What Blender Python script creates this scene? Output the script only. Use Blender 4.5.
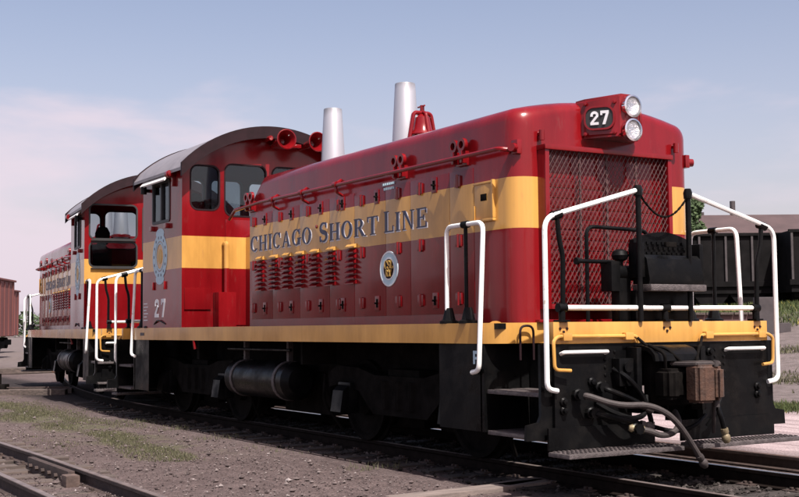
import bpy, bmesh, math, random
from mathutils import Vector, Matrix, noise as mnoise
R = math.radians
random.seed(7)
for o in list(bpy.data.objects): bpy.data.objects.remove(o)
scn = bpy.context.scene
col = scn.collection

# ------------------------------------------------------------------ camera
D = 1.58                       # height of the locomotive deck above the ground (rail head at 0.15)
YAW, PIT, ROL, FOC = 0.541875, 0.0676504, -0.0090637, 1175.6
fw = Vector((-math.cos(YAW)*math.cos(PIT), math.sin(YAW)*math.cos(PIT), math.sin(PIT)))
rt = fw.cross(Vector((0, 0, 1))).normalized(); up = rt.cross(fw)
r2 = rt*math.cos(ROL) + up*math.sin(ROL); u2 = -rt*math.sin(ROL) + up*math.cos(ROL)
CAM = Vector((8.4212, -8.0564, D - 0.0423))
cd = bpy.data.cameras.new('camera'); cam = bpy.data.objects.new('camera', cd); col.objects.link(cam)
cam.matrix_world = Matrix.Translation(CAM) @ Matrix((r2, u2, -fw)).transposed().to_4x4()
cd.sensor_width = 36; cd.lens = 36*FOC/799; cd.clip_start = 0.1; cd.clip_end = 4000
scn.camera = cam

# ------------------------------------------------------------------ light
SUN = Vector((0.385, -0.028, 0.60)).normalized()          # towards the sun
EL = math.asin(SUN.z); AZ = math.atan2(SUN.x, SUN.y)
sl = bpy.data.lights.new('sun', 'SUN'); sl.energy = 5.0; sl.angle = R(0.5); sl.color = (1, 0.955, 0.90)
so = bpy.data.objects.new('sun', sl); col.objects.link(so)
so.rotation_euler = SUN.to_track_quat('Z', 'Y').to_euler(); so.location = (20, -10, 30)
scn.view_settings.view_transform = 'Standard'; scn.view_settings.look = 'None'
scn.view_settings.exposure = 0.72; scn.view_settings.gamma = 1

w = bpy.data.worlds.new('World'); scn.world = w; w.use_nodes = True
nt = w.node_tree; nt.nodes.clear()
def N(t, **k):
    n = nt.nodes.new(t)
    for a, b in k.items(): setattr(n, a, b)
    return n
def math_node(op, a, b=None, clamp=False):
    n = nt.nodes.new('ShaderNodeMath'); n.operation = op; n.use_clamp = clamp
    for i, v in enumerate((a, b)):
        if v is None: continue
        if isinstance(v, (int, float)): n.inputs[i].default_value = v
        else: nt.links.new(v, n.inputs[i])
    return n.outputs[0]
def ramp01(v, lo, hi):
    n = nt.nodes.new('ShaderNodeMapRange'); n.interpolation_type = 'SMOOTHSTEP'
    nt.links.new(v, n.inputs[0]); n.inputs[1].default_value = lo; n.inputs[2].default_value = hi
    return n.outputs[0]
sky = N('ShaderNodeTexSky', sky_type='NISHITA'); sky.sun_disc = False
sky.sun_elevation = EL; sky.sun_rotation = AZ; sky.air_density = 1.0; sky.dust_density = 3.2; sky.ozone_density = 1.5; sky.altitude = 200
tint = N('ShaderNodeMix', data_type='RGBA', blend_type='MULTIPLY'); tint.inputs[0].default_value = 1
nt.links.new(sky.outputs[0], tint.inputs[6]); tint.inputs[7].default_value = (1.66, 1.34, 1.25, 1)
tc = N('ShaderNodeTexCoord'); sep = N('ShaderNodeSeparateXYZ'); nt.links.new(tc.outputs['Generated'], sep.inputs[0])
mp = N('ShaderNodeMapping'); nt.links.new(tc.outputs['Generated'], mp.inputs[0]); mp.inputs['Scale'].default_value = (1, 1, 3.2)
nz = N('ShaderNodeTexNoise'); nt.links.new(mp.outputs[0], nz.inputs['Vector'])
nz.inputs['Scale'].default_value = 4.2; nz.inputs['Detail'].default_value = 5; nz.inputs['Roughness'].default_value = 0.52; nz.inputs['Distortion'].default_value = 0.15
dot = N('ShaderNodeVectorMath', operation='DOT_PRODUCT'); nt.links.new(tc.outputs['Generated'], dot.inputs[0]); dot.inputs[1].default_value = (rt.x, rt.y, 0)
left = math_node('MULTIPLY', ramp01(dot.outputs['Value'], -0.08, -0.27), ramp01(dot.outputs['Value'], -0.75, -0.42))
elev = sep.outputs[2]
bank = math_node('MULTIPLY', ramp01(elev, -0.05, 0.09), ramp01(elev, 0.215, 0.13))
bank = math_node('MULTIPLY', bank, left)
low = math_node('MULTIPLY', ramp01(elev, 0.24, 0.0), 0.19)
m = math_node('ADD', nz.outputs[0], math_node('ADD', math_node('MULTIPLY', bank, 0.24), low))
mask = math_node('MULTIPLY', ramp01(m, 0.58, 0.86), 0.85)
mix = N('ShaderNodeMix', data_type='RGBA'); nt.links.new(mask, mix.inputs[0])
nt.links.new(tint.outputs[2], mix.inputs[6]); mix.inputs[7].default_value = (6.8, 5.75, 6.35, 1)
hazef = math_node('MULTIPLY', ramp01(elev, 0.30, 0.0), 0.36)
mixh = N('ShaderNodeMix', data_type='RGBA'); nt.links.new(hazef, mixh.inputs[0]); nt.links.new(mix.outputs[2], mixh.inputs[6]); mixh.inputs[7].default_value = (6.1, 5.45, 6.4, 1); mix = mixh
bg = N('ShaderNodeBackground'); bg.inputs[1].default_value = 0.078; nt.links.new(mix.outputs[2], bg.inputs[0])
out = N('ShaderNodeOutputWorld'); nt.links.new(bg.outputs[0], out.inputs[0])

# ------------------------------------------------------------------ materials
def newmat(name):
    m = bpy.data.materials.new(name); m.use_nodes = True
    b = m.node_tree.nodes['Principled BSDF']
    return m, m.node_tree, b
def vnoise(t, scale, detail=4, rough=0.55, stretch=None, coord='pos'):
    if coord == 'pos': src = t.nodes.new('ShaderNodeNewGeometry').outputs['Position']
    else: src = t.nodes.new('ShaderNodeTexCoord').outputs['Object']
    if stretch:
        mp = t.nodes.new('ShaderNodeMapping'); mp.inputs['Scale'].default_value = stretch
        t.links.new(src, mp.inputs[0]); src = mp.outputs[0]
    n = t.nodes.new('ShaderNodeTexNoise'); n.inputs['Scale'].default_value = scale
    n.inputs['Detail'].default_value = detail; n.inputs['Roughness'].default_value = rough
    t.links.new(src, n.inputs['Vector'])
    return n.outputs[0]
def ramp(t, v, stops):
    n = t.nodes.new('ShaderNodeValToRGB'); e = n.color_ramp.elements
    while len(e) < len(stops): e.new(0.5)
    for i, (p, c) in enumerate(stops):
        e[i].position = p; e[i].color = (c[0], c[1], c[2], 1)
    t.links.new(v, n.inputs[0]); return n.outputs[0]
def bump(t, b, v, strength, dist=0.02):
    n = t.nodes.new('ShaderNodeBump'); n.inputs['Strength'].default_value = strength; n.inputs['Distance'].default_value = dist
    t.links.new(v, n.inputs['Height']); t.links.new(n.outputs[0], b.inputs['Normal'])
def mixc(t, f, a, b, blend='MIX'):
    n = t.nodes.new('ShaderNodeMix'); n.data_type = 'RGBA'; n.blend_type = blend
    for i, v in ((0, f), (6, a), (7, b)):
        if isinstance(v, (int, float)): n.inputs[i].default_value = v
        elif isinstance(v, tuple): n.inputs[i].default_value = (v[0], v[1], v[2], 1)
        else: t.links.new(v, n.inputs[i])
    return n.outputs[2]
def simple(name, c, rough=0.5, metal=0.0, var=0.25, scale=6, bmp=0.0, stretch=None, spec=0.5):
    m, t, b = newmat(name)
    n = vnoise(t, scale, stretch=stretch)
    lo = tuple(x*(1-var) for x in c); hi = tuple(min(1, x*(1+var)) for x in c)
    t.links.new(ramp(t, n, [(0.3, lo), (0.7, hi)]), b.inputs['Base Color'])
    b.inputs['Roughness'].default_value = rough; b.inputs['Metallic'].default_value = metal
    b.inputs['Specular IOR Level'].default_value = spec
    if bmp: bump(t, b, vnoise(t, scale*4), bmp)
    return m
RED = (0.188, 0.0052, 0.0080); YEL = (0.58, 0.305, 0.075)
def paint(name, banded, zlo=D+0.932, zhi=D+1.439, base=RED, rough=0.15):
    m, t, b = newmat(name)
    c = base
    dirt = vnoise(t, 1.6, 6, 0.6, (1, 1, 0.35)); fine = vnoise(t, 14, 5, 0.6, (1, 1, 0.25))
    if banded:
        g = t.nodes.new('ShaderNodeNewGeometry'); s = t.nodes.new('ShaderNodeSeparateXYZ'); t.links.new(g.outputs['Position'], s.inputs[0])
        a = t.nodes.new('ShaderNodeMath'); a.operation = 'GREATER_THAN'; t.links.new(s.outputs[2], a.inputs[0]); a.inputs[1].default_value = zlo
        l = t.nodes.new('ShaderNodeMath'); l.operation = 'LESS_THAN'; t.links.new(s.outputs[2], l.inputs[0]); l.inputs[1].default_value = zhi
        p = t.nodes.new('ShaderNodeMath'); p.operation = 'MULTIPLY'; t.links.new(a.outputs[0], p.inputs[0]); t.links.new(l.outputs[0], p.inputs[1])
        c = mixc(t, p.outputs[0], RED, YEL)
    c = mixc(t, 1.0, c, ramp(t, dirt, [(0.3, (0.64, 0.62, 0.62)), (0.60, (1, 1, 1))]), 'MULTIPLY')
    rain = vnoise(t, 9, 5, 0.7, (1, 1, 0.04))
    c = mixc(t, 1.0, c, ramp(t, rain, [(0.35, (0.91, 0.90, 0.90)), (0.60, (1.02, 1.02, 1.02))]), 'MULTIPLY')
    f = t.nodes.new('ShaderNodeMapRange'); t.links.new(fine, f.inputs[0]); f.inputs[1].default_value = 0.60; f.inputs[2].default_value = 0.9; f.inputs[4].default_value = 0.35
    c = mixc(t, f.outputs[0], c, (0.16, 0.075, 0.065))
    t.links.new(c, b.inputs['Base Color'])
    rr = t.nodes.new('ShaderNodeMapRange'); t.links.new(dirt, rr.inputs[0]); rr.inputs[1].default_value = 0.3; rr.inputs[2].default_value = 0.7
    rr.inputs[3].default_value = rough-0.07; rr.inputs[4].default_value = rough+0.12
    t.links.new(rr.outputs[0], b.inputs['Roughness'])
    b.inputs['Coat Weight'].default_value = 0.14; b.inputs['Coat Roughness'].default_value = 0.05; b.inputs['Specular IOR Level'].default_value = 0.36
    bump(t, b, vnoise(t, 1.1, 2), 0.22, 0.03)
    return m
M = {}
M['banded'] = paint('banded_paint', True)
M['red'] = paint('maroon_paint', False)
M['yellow'] = paint('yellow_paint', False, base=YEL)
M['gloss'] = paint('glossy_door_paint', True, rough=0.12)
M['black'] = simple('black_paint', (0.006, 0.006, 0.0065), 0.36, var=0.4, bmp=0.05, spec=0.2)
m_, t_, b_ = newmat('dusty_black_paint')
c_ = ramp(t_, vnoise(t_, 5, 6, 0.65), [(0.48, (0.003, 0.003, 0.0033)), (0.78, (0.009, 0.008, 0.0075))]); t_.links.new(c_, b_.inputs['Base Color'])
t_.links.new(ramp(t_, vnoise(t_, 3, 5), [(0.35, (0.22, 0.22, 0.22)), (0.65, (0.6, 0.6, 0.6))]), b_.inputs['Roughness']); b_.inputs['Specular IOR Level'].default_value = 0.12
bump(t_, b_, vnoise(t_, 9, 4), 0.15, 0.02); M['black'] = m_
M['running'] = simple('grimy_running_gear', (0.0075, 0.0065, 0.006), 0.8, var=0.5, bmp=0.15, spec=0.03)
M['white'] = simple('white_paint', (0.80, 0.79, 0.76), 0.35, var=0.05)
M['silver'] = simple('aluminium_paint', (0.46, 0.46, 0.49), 0.40, 0.5, var=0.05, stretch=(1, 1, 0.2))
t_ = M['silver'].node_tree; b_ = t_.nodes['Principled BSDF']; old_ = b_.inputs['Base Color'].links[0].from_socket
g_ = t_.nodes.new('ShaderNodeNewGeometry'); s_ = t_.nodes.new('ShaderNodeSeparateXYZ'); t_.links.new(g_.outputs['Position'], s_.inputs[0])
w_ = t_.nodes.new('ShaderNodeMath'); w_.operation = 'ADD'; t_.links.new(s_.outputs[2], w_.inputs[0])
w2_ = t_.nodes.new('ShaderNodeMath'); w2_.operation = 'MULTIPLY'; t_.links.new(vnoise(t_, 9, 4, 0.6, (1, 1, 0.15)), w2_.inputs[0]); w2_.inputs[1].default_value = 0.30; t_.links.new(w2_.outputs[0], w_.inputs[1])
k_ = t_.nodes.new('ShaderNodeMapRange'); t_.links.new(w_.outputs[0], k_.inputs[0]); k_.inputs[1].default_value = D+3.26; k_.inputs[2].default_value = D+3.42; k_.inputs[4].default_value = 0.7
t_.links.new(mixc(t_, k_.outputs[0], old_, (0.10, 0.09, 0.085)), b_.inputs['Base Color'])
M['navy'] = simple('navy_lettering', (0.018, 0.022, 0.06), 0.4, var=0.1)
M['white_print'] = simple('white_lettering', (0.62, 0.62, 0.64), 0.45, var=0.05)
M['blue_print'] = simple('pale_blue_print', (0.40, 0.55, 0.62), 0.45, var=0.08)
M['gold_print'] = simple('gold_print', (0.55, 0.34, 0.08), 0.45, var=0.08)
M['rust'] = simple('rusty_casting', (0.058, 0.027, 0.016), 0.7, var=0.55, scale=9, bmp=0.4)
M['rustface'] = simple('dull_rust', (0.09, 0.06, 0.05), 0.9, var=0.4, scale=7, bmp=0.4)
M['railtop'] = simple('dull_rail_head', (0.17, 0.135, 0.125), 0.5, 0.4, var=0.3)
M['rubber'] = simple('dusty_rubber_hose', (0.034, 0.026, 0.025), 0.7, var=0.3, scale=20, bmp=0.1)
M['brass'] = simple('worn_brass', (0.24, 0.19, 0.115), 0.5, 0.4, var=0.3)
M['roof'] = simple('weathered_roof_paint', (0.19, 0.17, 0.178), 0.42, var=0.15)
M['roofedge'] = simple('roof_edge_paint', (0.016, 0.006, 0.008), 0.6, var=0.3, spec=0.2)
M['inside'] = simple('cab_interior', (0.05, 0.06, 0.055), 0.7, var=0.2)
M['gasket'] = simple('window_gasket', (0.02, 0.02, 0.02), 0.5)
M['mesh'] = simple('grille_wire', (0.075, 0.034, 0.034), 0.65, 0.0, var=0.3, scale=20)
M['tread'] = simple('worn_steel_tread', (0.09, 0.075, 0.074), 0.55, 0.3, var=0.35, scale=20, bmp=0.5)
M['steelrail'] = simple('polished_rail_head', (0.42, 0.43, 0.47), 0.28, 0.9, var=0.15)
M['railside'] = simple('rusty_rail_web', (0.04, 0.025, 0.021), 0.8, var=0.4, scale=12, bmp=0.2)
M['sleeper'] = simple('weathered_timber', (0.075, 0.056, 0.048), 0.9, var=0.5, scale=3, bmp=0.5, stretch=(8, 0.8, 8))
M['timber'] = simple('pale_timber', (0.15, 0.118, 0.105), 0.9, var=0.4, scale=3, bmp=0.5, stretch=(8, 0.8, 8))
M['oilyrail'] = simple('oily_rail_web', (0.011, 0.008, 0.007), 0.85, var=0.4, scale=12, spec=0.05)  # main track web, darkened in colour to sink into the locomotive's shadow
M['oily'] = simple('oily_timber', (0.030, 0.023, 0.020), 0.85, var=0.5, scale=3, bmp=0.5, stretch=(8, 0.8, 8))  # darker main track sleepers, locomotive shade painted into the timber colour
M['chrome'] = simple('chrome_reflector', (0.75, 0.75, 0.76), 0.12, 1.0, var=0.03)
t_ = M['white'].node_tree; b_ = t_.nodes['Principled BSDF']; old_ = b_.inputs['Base Color'].links[0].from_socket
t_.links.new(mixc(t_, ramp(t_, vnoise(t_, 7, 6, 0.7), [(0.60, (0, 0, 0)), (0.70, (0.6, 0.6, 0.6))]), old_, (0.33, 0.22, 0.15)), b_.inputs['Base Color'])
m, t, b = newmat('window_glass')
tr = t.nodes.new('ShaderNodeBsdfTransparent'); tr.inputs[0].default_value = (0.62, 0.66, 0.68, 1)
gl = t.nodes.new('ShaderNodeBsdfGlossy'); gl.inputs['Roughness'].default_value = 0.03; gl.inputs[0].default_value = (0.9, 0.95, 1, 1)
fr = t.nodes.new('ShaderNodeFresnel'); fr.inputs[0].default_value = 1.5
ms = t.nodes.new('ShaderNodeMixShader'); t.links.new(fr.outputs[0], ms.inputs[0]); t.links.new(tr.outputs[0], ms.inputs[1]); t.links.new(gl.outputs[0], ms.inputs[2])
t.links.new(ms.outputs[0], t.nodes['Material Output'].inputs[0]); M['glass'] = m
m, t, b = newmat('lamp_lens'); b.inputs['Base Color'].default_value = (0.85, 0.87, 0.9, 1); b.inputs['Roughness'].default_value = 0.08
b.inputs['Metallic'].default_value = 0.85
vo = t.nodes.new('ShaderNodeTexVoronoi'); vo.inputs['Scale'].default_value = 16; bump(t, b, vo.outputs[0], 0.7, 0.03); M['lens'] = m

def ground_mat():
    m, t, b = newmat('gravel')
    g = t.nodes.new('ShaderNodeNewGeometry'); s = t.nodes.new('ShaderNodeSeparateXYZ'); t.links.new(g.outputs['Position'], s.inputs[0])
    big = vnoise(t, 0.35, 5, 0.6); mid = vnoise(t, 5, 6, 0.65); fine = vnoise(t, 42, 4, 0.7)
    vo = t.nodes.new('ShaderNodeTexVoronoi'); vo.inputs['Scale'].default_value = 26; t.links.new(g.outputs['Position'], vo.inputs['Vector'])
    c = ramp(t, big, [(0.3, (0.078, 0.058, 0.056)), (0.7, (0.115, 0.089, 0.086))])
    c = mixc(t, 1, c, ramp(t, mid, [(0.25, (0.60, 0.58, 0.58)), (0.75, (1.32, 1.32, 1.32))]), 'MULTIPLY')
    c = mixc(t, 1, c, ramp(t, fine, [(0.3, (0.42, 0.40, 0.40)), (0.7, (1.6, 1.58, 1.56))]), 'MULTIPLY')
    # paler dusty gravel on the far (right hand) side of the track
    d = t.nodes.new('ShaderNodeMapRange'); d.interpolation_type = 'SMOOTHSTEP'; t.links.new(s.outputs[1], d.inputs[0])
    d.inputs[1].default_value = 1.5; d.inputs[2].default_value = 6.0; d.inputs[4].default_value = 0.75
    pale = mixc(t, 1, (0.150, 0.125, 0.122), ramp(t, vnoise(t, 2.6, 7, 0.72), [(0.3, (0.55, 0.55, 0.52)), (0.7, (1.4, 1.38, 1.38))]), 'MULTIPLY')
    c = mixc(t, d.outputs[0], c, pale)
    yw_ = t.nodes.new('ShaderNodeMath'); yw_.operation = 'ADD'; t.links.new(s.outputs[1], yw_.inputs[0])
    yw2 = t.nodes.new('ShaderNodeMath'); yw2.operation = 'MULTIPLY'; t.links.new(vnoise(t, 0.8, 4), yw2.inputs[0]); yw2.inputs[1].default_value = 0.8; t.links.new(yw2.outputs[0], yw_.inputs[1])
    ra = t.nodes.new('ShaderNodeMapRange'); ra.interpolation_type = 'SMOOTHSTEP'; t.links.new(yw_.outputs[0], ra.inputs[0]); ra.inputs[1].default_value = 3.2; ra.inputs[2].default_value = 4.1
    rb_ = t.nodes.new('ShaderNodeMapRange'); rb_.interpolation_type = 'SMOOTHSTEP'; t.links.new(yw_.outputs[0], rb_.inputs[0]); rb_.inputs[1].default_value = 9.4; rb_.inputs[2].default_value = 8.7
    rm = t.nodes.new('ShaderNodeMath'); rm.operation = 'MULTIPLY'; t.links.new(ra.outputs[0], rm.inputs[0]); t.links.new(rb_.outputs[0], rm.inputs[1])
    rx = t.nodes.new('ShaderNodeMapRange'); rx.interpolation_type = 'SMOOTHSTEP'; t.links.new(s.outputs[0], rx.inputs[0]); rx.inputs[1].default_value = -17; rx.inputs[2].default_value = -11
    rm2 = t.nodes.new('ShaderNodeMath'); rm2.operation = 'MULTIPLY'; t.links.new(rm.outputs[0], rm2.inputs[0]); t.links.new(rx.outputs[0], rm2.inputs[1]); rm = rm2
    ruts = ramp(t, vnoise(t, 2.2, 3, 0.5, (0.12, 1.6, 1)), [(0.38, (0.70, 0.68, 0.68)), (0.55, (1.05, 1.05, 1.05))])
    c = mixc(t, rm.outputs[0], c, mixc(t, 1, (0.36, 0.285, 0.285), ruts, 'MULTIPLY'))
    # shade under the locomotives, painted dark between and beside the rails
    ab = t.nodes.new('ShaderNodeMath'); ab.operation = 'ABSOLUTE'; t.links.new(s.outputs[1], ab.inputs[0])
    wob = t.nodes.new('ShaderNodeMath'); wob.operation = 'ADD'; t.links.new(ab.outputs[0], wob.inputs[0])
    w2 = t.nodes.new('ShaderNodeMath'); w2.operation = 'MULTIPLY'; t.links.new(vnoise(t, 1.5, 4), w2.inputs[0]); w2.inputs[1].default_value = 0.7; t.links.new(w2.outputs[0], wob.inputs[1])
    track_shade = t.nodes.new('ShaderNodeMapRange'); track_shade.interpolation_type = 'SMOOTHSTEP'; t.links.new(wob.outputs[0], track_shade.inputs[0]); track_shade.inputs[1].default_value = 1.9; track_shade.inputs[2].default_value = 1.1; track_shade.inputs[4].default_value = 0.85
    c = mixc(t, track_shade.outputs[0], c, (0.012, 0.0095, 0.009))
    # moss and grass tint
    def band(v, a0, a1, b0, b1):
        p = t.nodes.new('ShaderNodeMapRange'); p.interpolation_type = 'SMOOTHSTEP'; t.links.new(v, p.inputs[0]); p.inputs[1].default_value = a0; p.inputs[2].default_value = a1
        q = t.nodes.new('ShaderNodeMapRange'); q.interpolation_type = 'SMOOTHSTEP'; t.links.new(v, q.inputs[0]); q.inputs[1].default_value = b1; q.inputs[2].default_value = b0
        r = t.nodes.new('ShaderNodeMath'); r.operation = 'MULTIPLY'; t.links.new(p.outputs[0], r.inputs[0]); t.links.new(q.outputs[0], r.inputs[1]); return r.outputs[0]
    def mul(a, bb):
        r = t.nodes.new('ShaderNodeMath'); r.operation = 'MULTIPLY'; r.use_clamp = True
        t.links.new(a, r.inputs[0])
        if isinstance(bb, float): r.inputs[1].default_value = bb
        else: t.links.new(bb, r.inputs[1])
        return r.outputs[0]
    patch = ramp(t, vnoise(t, 0.9, 5, 0.6), [(0.45, (0, 0, 0)), (0.62, (1, 1, 1))])
    gstrip = mul(mul(band(s.outputs[1], -3.6, -2.9, -2.3, -1.8), band(s.outputs[0], -24.0, -19.0, -6.5, -4.5)), mul(patch, 0.75))
    c = mixc(t, gstrip, c, (0.080, 0.080, 0.042))
    hi = t.nodes.new('ShaderNodeMapRange'); t.links.new(s.outputs[2], hi.inputs[0]); hi.inputs[1].default_value = 1.45; hi.inputs[2].default_value = 2.1
    c = mixc(t, mul(hi.outputs[0], ramp(t, mid, [(0.3, (0.4, 0.4, 0.4)), (0.6, (1, 1, 1))])), c, (0.06, 0.074, 0.028))
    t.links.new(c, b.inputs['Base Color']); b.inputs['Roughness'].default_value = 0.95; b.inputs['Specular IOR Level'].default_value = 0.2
    h0 = t.nodes.new('ShaderNodeMath'); h0.operation = 'MULTIPLY_ADD'; t.links.new(mid, h0.inputs[0]); h0.inputs[1].default_value = 2.5; t.links.new(fine, h0.inputs[2])
    h = t.nodes.new('ShaderNodeMath'); h.operation = 'ADD'; t.links.new(h0.outputs[0], h.inputs[0]); t.links.new(vo.outputs[0], h.inputs[1])
    bump(t, b, h.outputs[0], 0.7, 0.03)
    return m
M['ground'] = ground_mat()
def island_mat(name, stops, rough=0.9):
    m, t, b = newmat(name); g = t.nodes.new('ShaderNodeNewGeometry')
    t.links.new(ramp(t, g.outputs['Random Per Island'], stops), b.inputs['Base Color']); b.inputs['Roughness'].default_value = rough
    b.inputs['Specular IOR Level'].default_value = 0.2
    return m
M['stone'] = island_mat('loose_stone', [(0, (0.055, 0.042, 0.041)), (0.6, (0.10, 0.078, 0.075)), (0.93, (0.14, 0.115, 0.11)), (1, (0.34, 0.30, 0.29))])
M['ballast'] = island_mat('oily_ballast', [(0, (0.012, 0.010, 0.009)), (0.7, (0.03, 0.025, 0.023)), (1, (0.09, 0.075, 0.07))])  # stones toned down in colour for the shade below the locomotive
M['grass'] = island_mat('grass_blade', [(0, (0.055, 0.058, 0.03)), (0.6, (0.09, 0.088, 0.05)), (1, (0.14, 0.128, 0.08))])
M['bankgrass'] = island_mat('bank_grass_blade', [(0, (0.035, 0.05, 0.018)), (0.7, (0.065, 0.085, 0.03)), (0.95, (0.11, 0.115, 0.05)), (1, (0.35, 0.28, 0.05))])
M['leaf'] = island_mat('tree_leaf', [(0, (0.035, 0.055, 0.025)), (0.6, (0.06, 0.088, 0.042)), (1, (0.09, 0.125, 0.06))])
M['bark'] = simple('bark', (0.09, 0.07, 0.055), 0.9, bmp=0.4)
M['hopper'] = simple('hopper_paint', (0.006, 0.0052, 0.0055), 0.75, var=0.5, scale=2, spec=0.1)
M['hopper_rib'] = simple('hopper_rib_paint', (0.05, 0.04, 0.042), 0.7, var=0.3, scale=3)
M['shedroof'] = simple('shed_roof', (0.060, 0.036, 0.036), 0.8, var=0.2, scale=0.6)
M['shedwall'] = simple('shed_wall', (0.10, 0.055, 0.05), 0.9, var=0.3, scale=1)
M['boxcar'] = simple('boxcar_paint', (0.15, 0.046, 0.040), 0.7, var=0.2, scale=1, stretch=(1, 1, 0.3))

# ------------------------------------------------------------------ mesh helpers
class MB:
    def __init__(s): s.bm = bmesh.new()
    def box(s, x0, x1, y0, y1, z0, z1, bev=0.0, rot=None):
        b = bmesh.new()
        r = bmesh.ops.create_cube(b, size=1)
        bmesh.ops.scale(b, vec=(abs(x1-x0), abs(y1-y0), abs(z1-z0)), verts=b.verts)
        if bev: bmesh.ops.bevel(b, geom=b.edges[:], offset=bev, segments=2, affect='EDGES', profile=0.7)
        if rot: bmesh.ops.rotate(b, verts=b.verts, cent=(0, 0, 0), matrix=rot)
        bmesh.ops.translate(b, vec=((x0+x1)/2, (y0+y1)/2, (z0+z1)/2), verts=b.verts)
        s.add(b); return s
    def add(s, b):
        me = bpy.data.meshes.new('tmp'); b.to_mesh(me); b.free(); s.bm.from_mesh(me); bpy.data.meshes.remove(me)
    def addmesh(s, me, fn=None):
        n = len(s.bm.verts); s.bm.from_mesh(me); s.bm.verts.ensure_lookup_table()
        if fn:
            for v in s.bm.verts[n:]: v.co = fn(v.co)
        return s
    def prism(s, poly, fn, w0, w1):
        a = [s.bm.verts.new(fn(u, v, w0)) for u, v in poly]; b = [s.bm.verts.new(fn(u, v, w1)) for u, v in poly]
        n = len(poly)
        try: s.bm.faces.new(a); s.bm.faces.new(b[::-1])
        except ValueError: pass
        for i in range(n): s.bm.faces.new((a[i], b[i], b[(i+1) % n], a[(i+1) % n]))
        return s
    def rings(s, rings, cap=True, closed=True):
        vs = [[s.bm.verts.new(p) for p in r] for r in rings]
        n = len(rings[0])
        for a, b in zip(vs, vs[1:]):
            for i in range(n if closed else n-1): s.bm.faces.new((a[i], a[(i+1) % n], b[(i+1) % n], b[i]))
        if cap: s.bm.faces.new(vs[0][::-1]); s.bm.faces.new(vs[-1])
        return s
    def cone(s, p0, p1, r0, r1=None, n=14, cap=True):
        p0 = Vector(p0); p1 = Vector(p1); d = (p1-p0).normalized(); r1 = r0 if r1 is None else r1
        a = d.orthogonal().normalized(); b = d.cross(a)
        c = [(math.cos(2*math.pi*i/n), math.sin(2*math.pi*i/n)) for i in range(n)]
        return s.rings([[p+(a*x+b*y)*r for x, y in c] for p, r in ((p0, r0), (p1, r1))], cap)
    def lathe(s, p, axis, prof, n=20):
        p = Vector(p); d = Vector(axis).normalized(); a = d.orthogonal().normalized(); b = d.cross(a)
        return s.rings([[p+d*h+(a*math.cos(2*math.pi*i/n)+b*math.sin(2*math.pi*i/n))*max(r, 0.0005) for i in range(n)] for r, h in prof])
    def tube(s, path, r, fil=0.0, n=9, seg=5):
        P = [Vector(p) for p in path]
        if fil:
            Q = [P[0]]
            for a, b, c in zip(P, P[1:], P[2:]):
                u = (a-b); v = (c-b); f = min(fil, u.length*0.49, v.length*0.49); u.normalize(); v.normalize()
                s0 = b+u*f; s1 = b+v*f
                for k in range(seg+1):
                    t = k/seg; Q.append(s0*(1-t)**2+b*2*t*(1-t)+s1*t*t)
            Q.append(P[-1]); P = Q
        T = []
        for i in range(len(P)):
            d = (P[min(i+1, len(P)-1)]-P[max(i-1, 0)]); T.append(d.normalized())
        a = T[0].orthogonal().normalized(); rs = []
        for p, d in zip(P, T):
            a = (a-d*a.dot(d)).normalized(); b = d.cross(a)
            rs.append([p+(a*math.cos(2*math.pi*i/n)+b*math.sin(2*math.pi*i/n))*r for i in range(n)])
        return s.rings(rs)
    def mesh(s, name, off=(0, 0, 0), smooth=True):
        bmesh.ops.recalc_face_normals(s.bm, faces=s.bm.faces)
        bmesh.ops.translate(s.bm, vec=off, verts=s.bm.verts)
        me = bpy.data.meshes.new(name); s.bm.to_mesh(me); s.bm.free()
        if smooth:
            me.shade_smooth() if hasattr(me, 'shade_smooth') else None
            try: me.set_sharp_from_angle(angle=R(32))
            except Exception: pass
        return me
    def build(s, name, mat, parent=None, off=(0, 0, 0), smooth=True):
        me = s.mesh(name, off, smooth); me.materials.append(M[mat] if isinstance(mat, str) else mat)
        o = bpy.data.objects.new(name, me); col.objects.link(o); o.parent = parent
        return o
def plate_mesh(outer, holes, th):
    c = bpy.data.curves.new('c', 'CURVE'); c.dimensions = '2D'; c.fill_mode = 'BOTH'; c.extrude = th/2
    for poly in [outer]+holes:
        sp = c.splines.new('POLY'); sp.points.add(len(poly)-1); sp.use_cyclic_u = True
        for p, (u, v) in zip(sp.points, poly): p.co = (u, v, 0, 1)
    o = bpy.data.objects.new('c', c); col.objects.link(o)
    dg = bpy.context.evaluated_depsgraph_get(); me = bpy.data.meshes.new_from_object(o.evaluated_get(dg))
    bpy.data.objects.remove(o); bpy.data.curves.remove(c); return me
def rrect(u0, u1, v0, v1, r, n=5):
    P = []
    for cx, cy, a in ((u1-r, v1-r, 0), (u0+r, v1-r, 90), (u0+r, v0+r, 180), (u1-r, v0+r, 270)):
        for k in range(n+1): P.append((cx+r*math.cos(R(a+90*k/n)), cy+r*math.sin(R(a+90*k/n))))
    return P
def tag(o, label=None, cat=None, group=None, kind=None):
    for k, v in (('label', label), ('category', cat), ('group', group), ('kind', kind)):
        if v: o[k] = v
    return o
def empty(name, loc, rz=0):
    o = bpy.data.objects.new(name, None); col.objects.link(o); o.location = loc; o.rotation_euler[2] = rz; o.empty_display_size = 0.3; return o
def kids(o): return [c for c in bpy.data.objects if c.parent == o]
def inst(o, parent, loc, rz=0.0, sc=None):
    c = o.copy(); col.objects.link(c); c.parent = parent; c.location = loc; c.rotation_euler[2] = rz
    if sc: c.scale = sc
    return c

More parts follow.
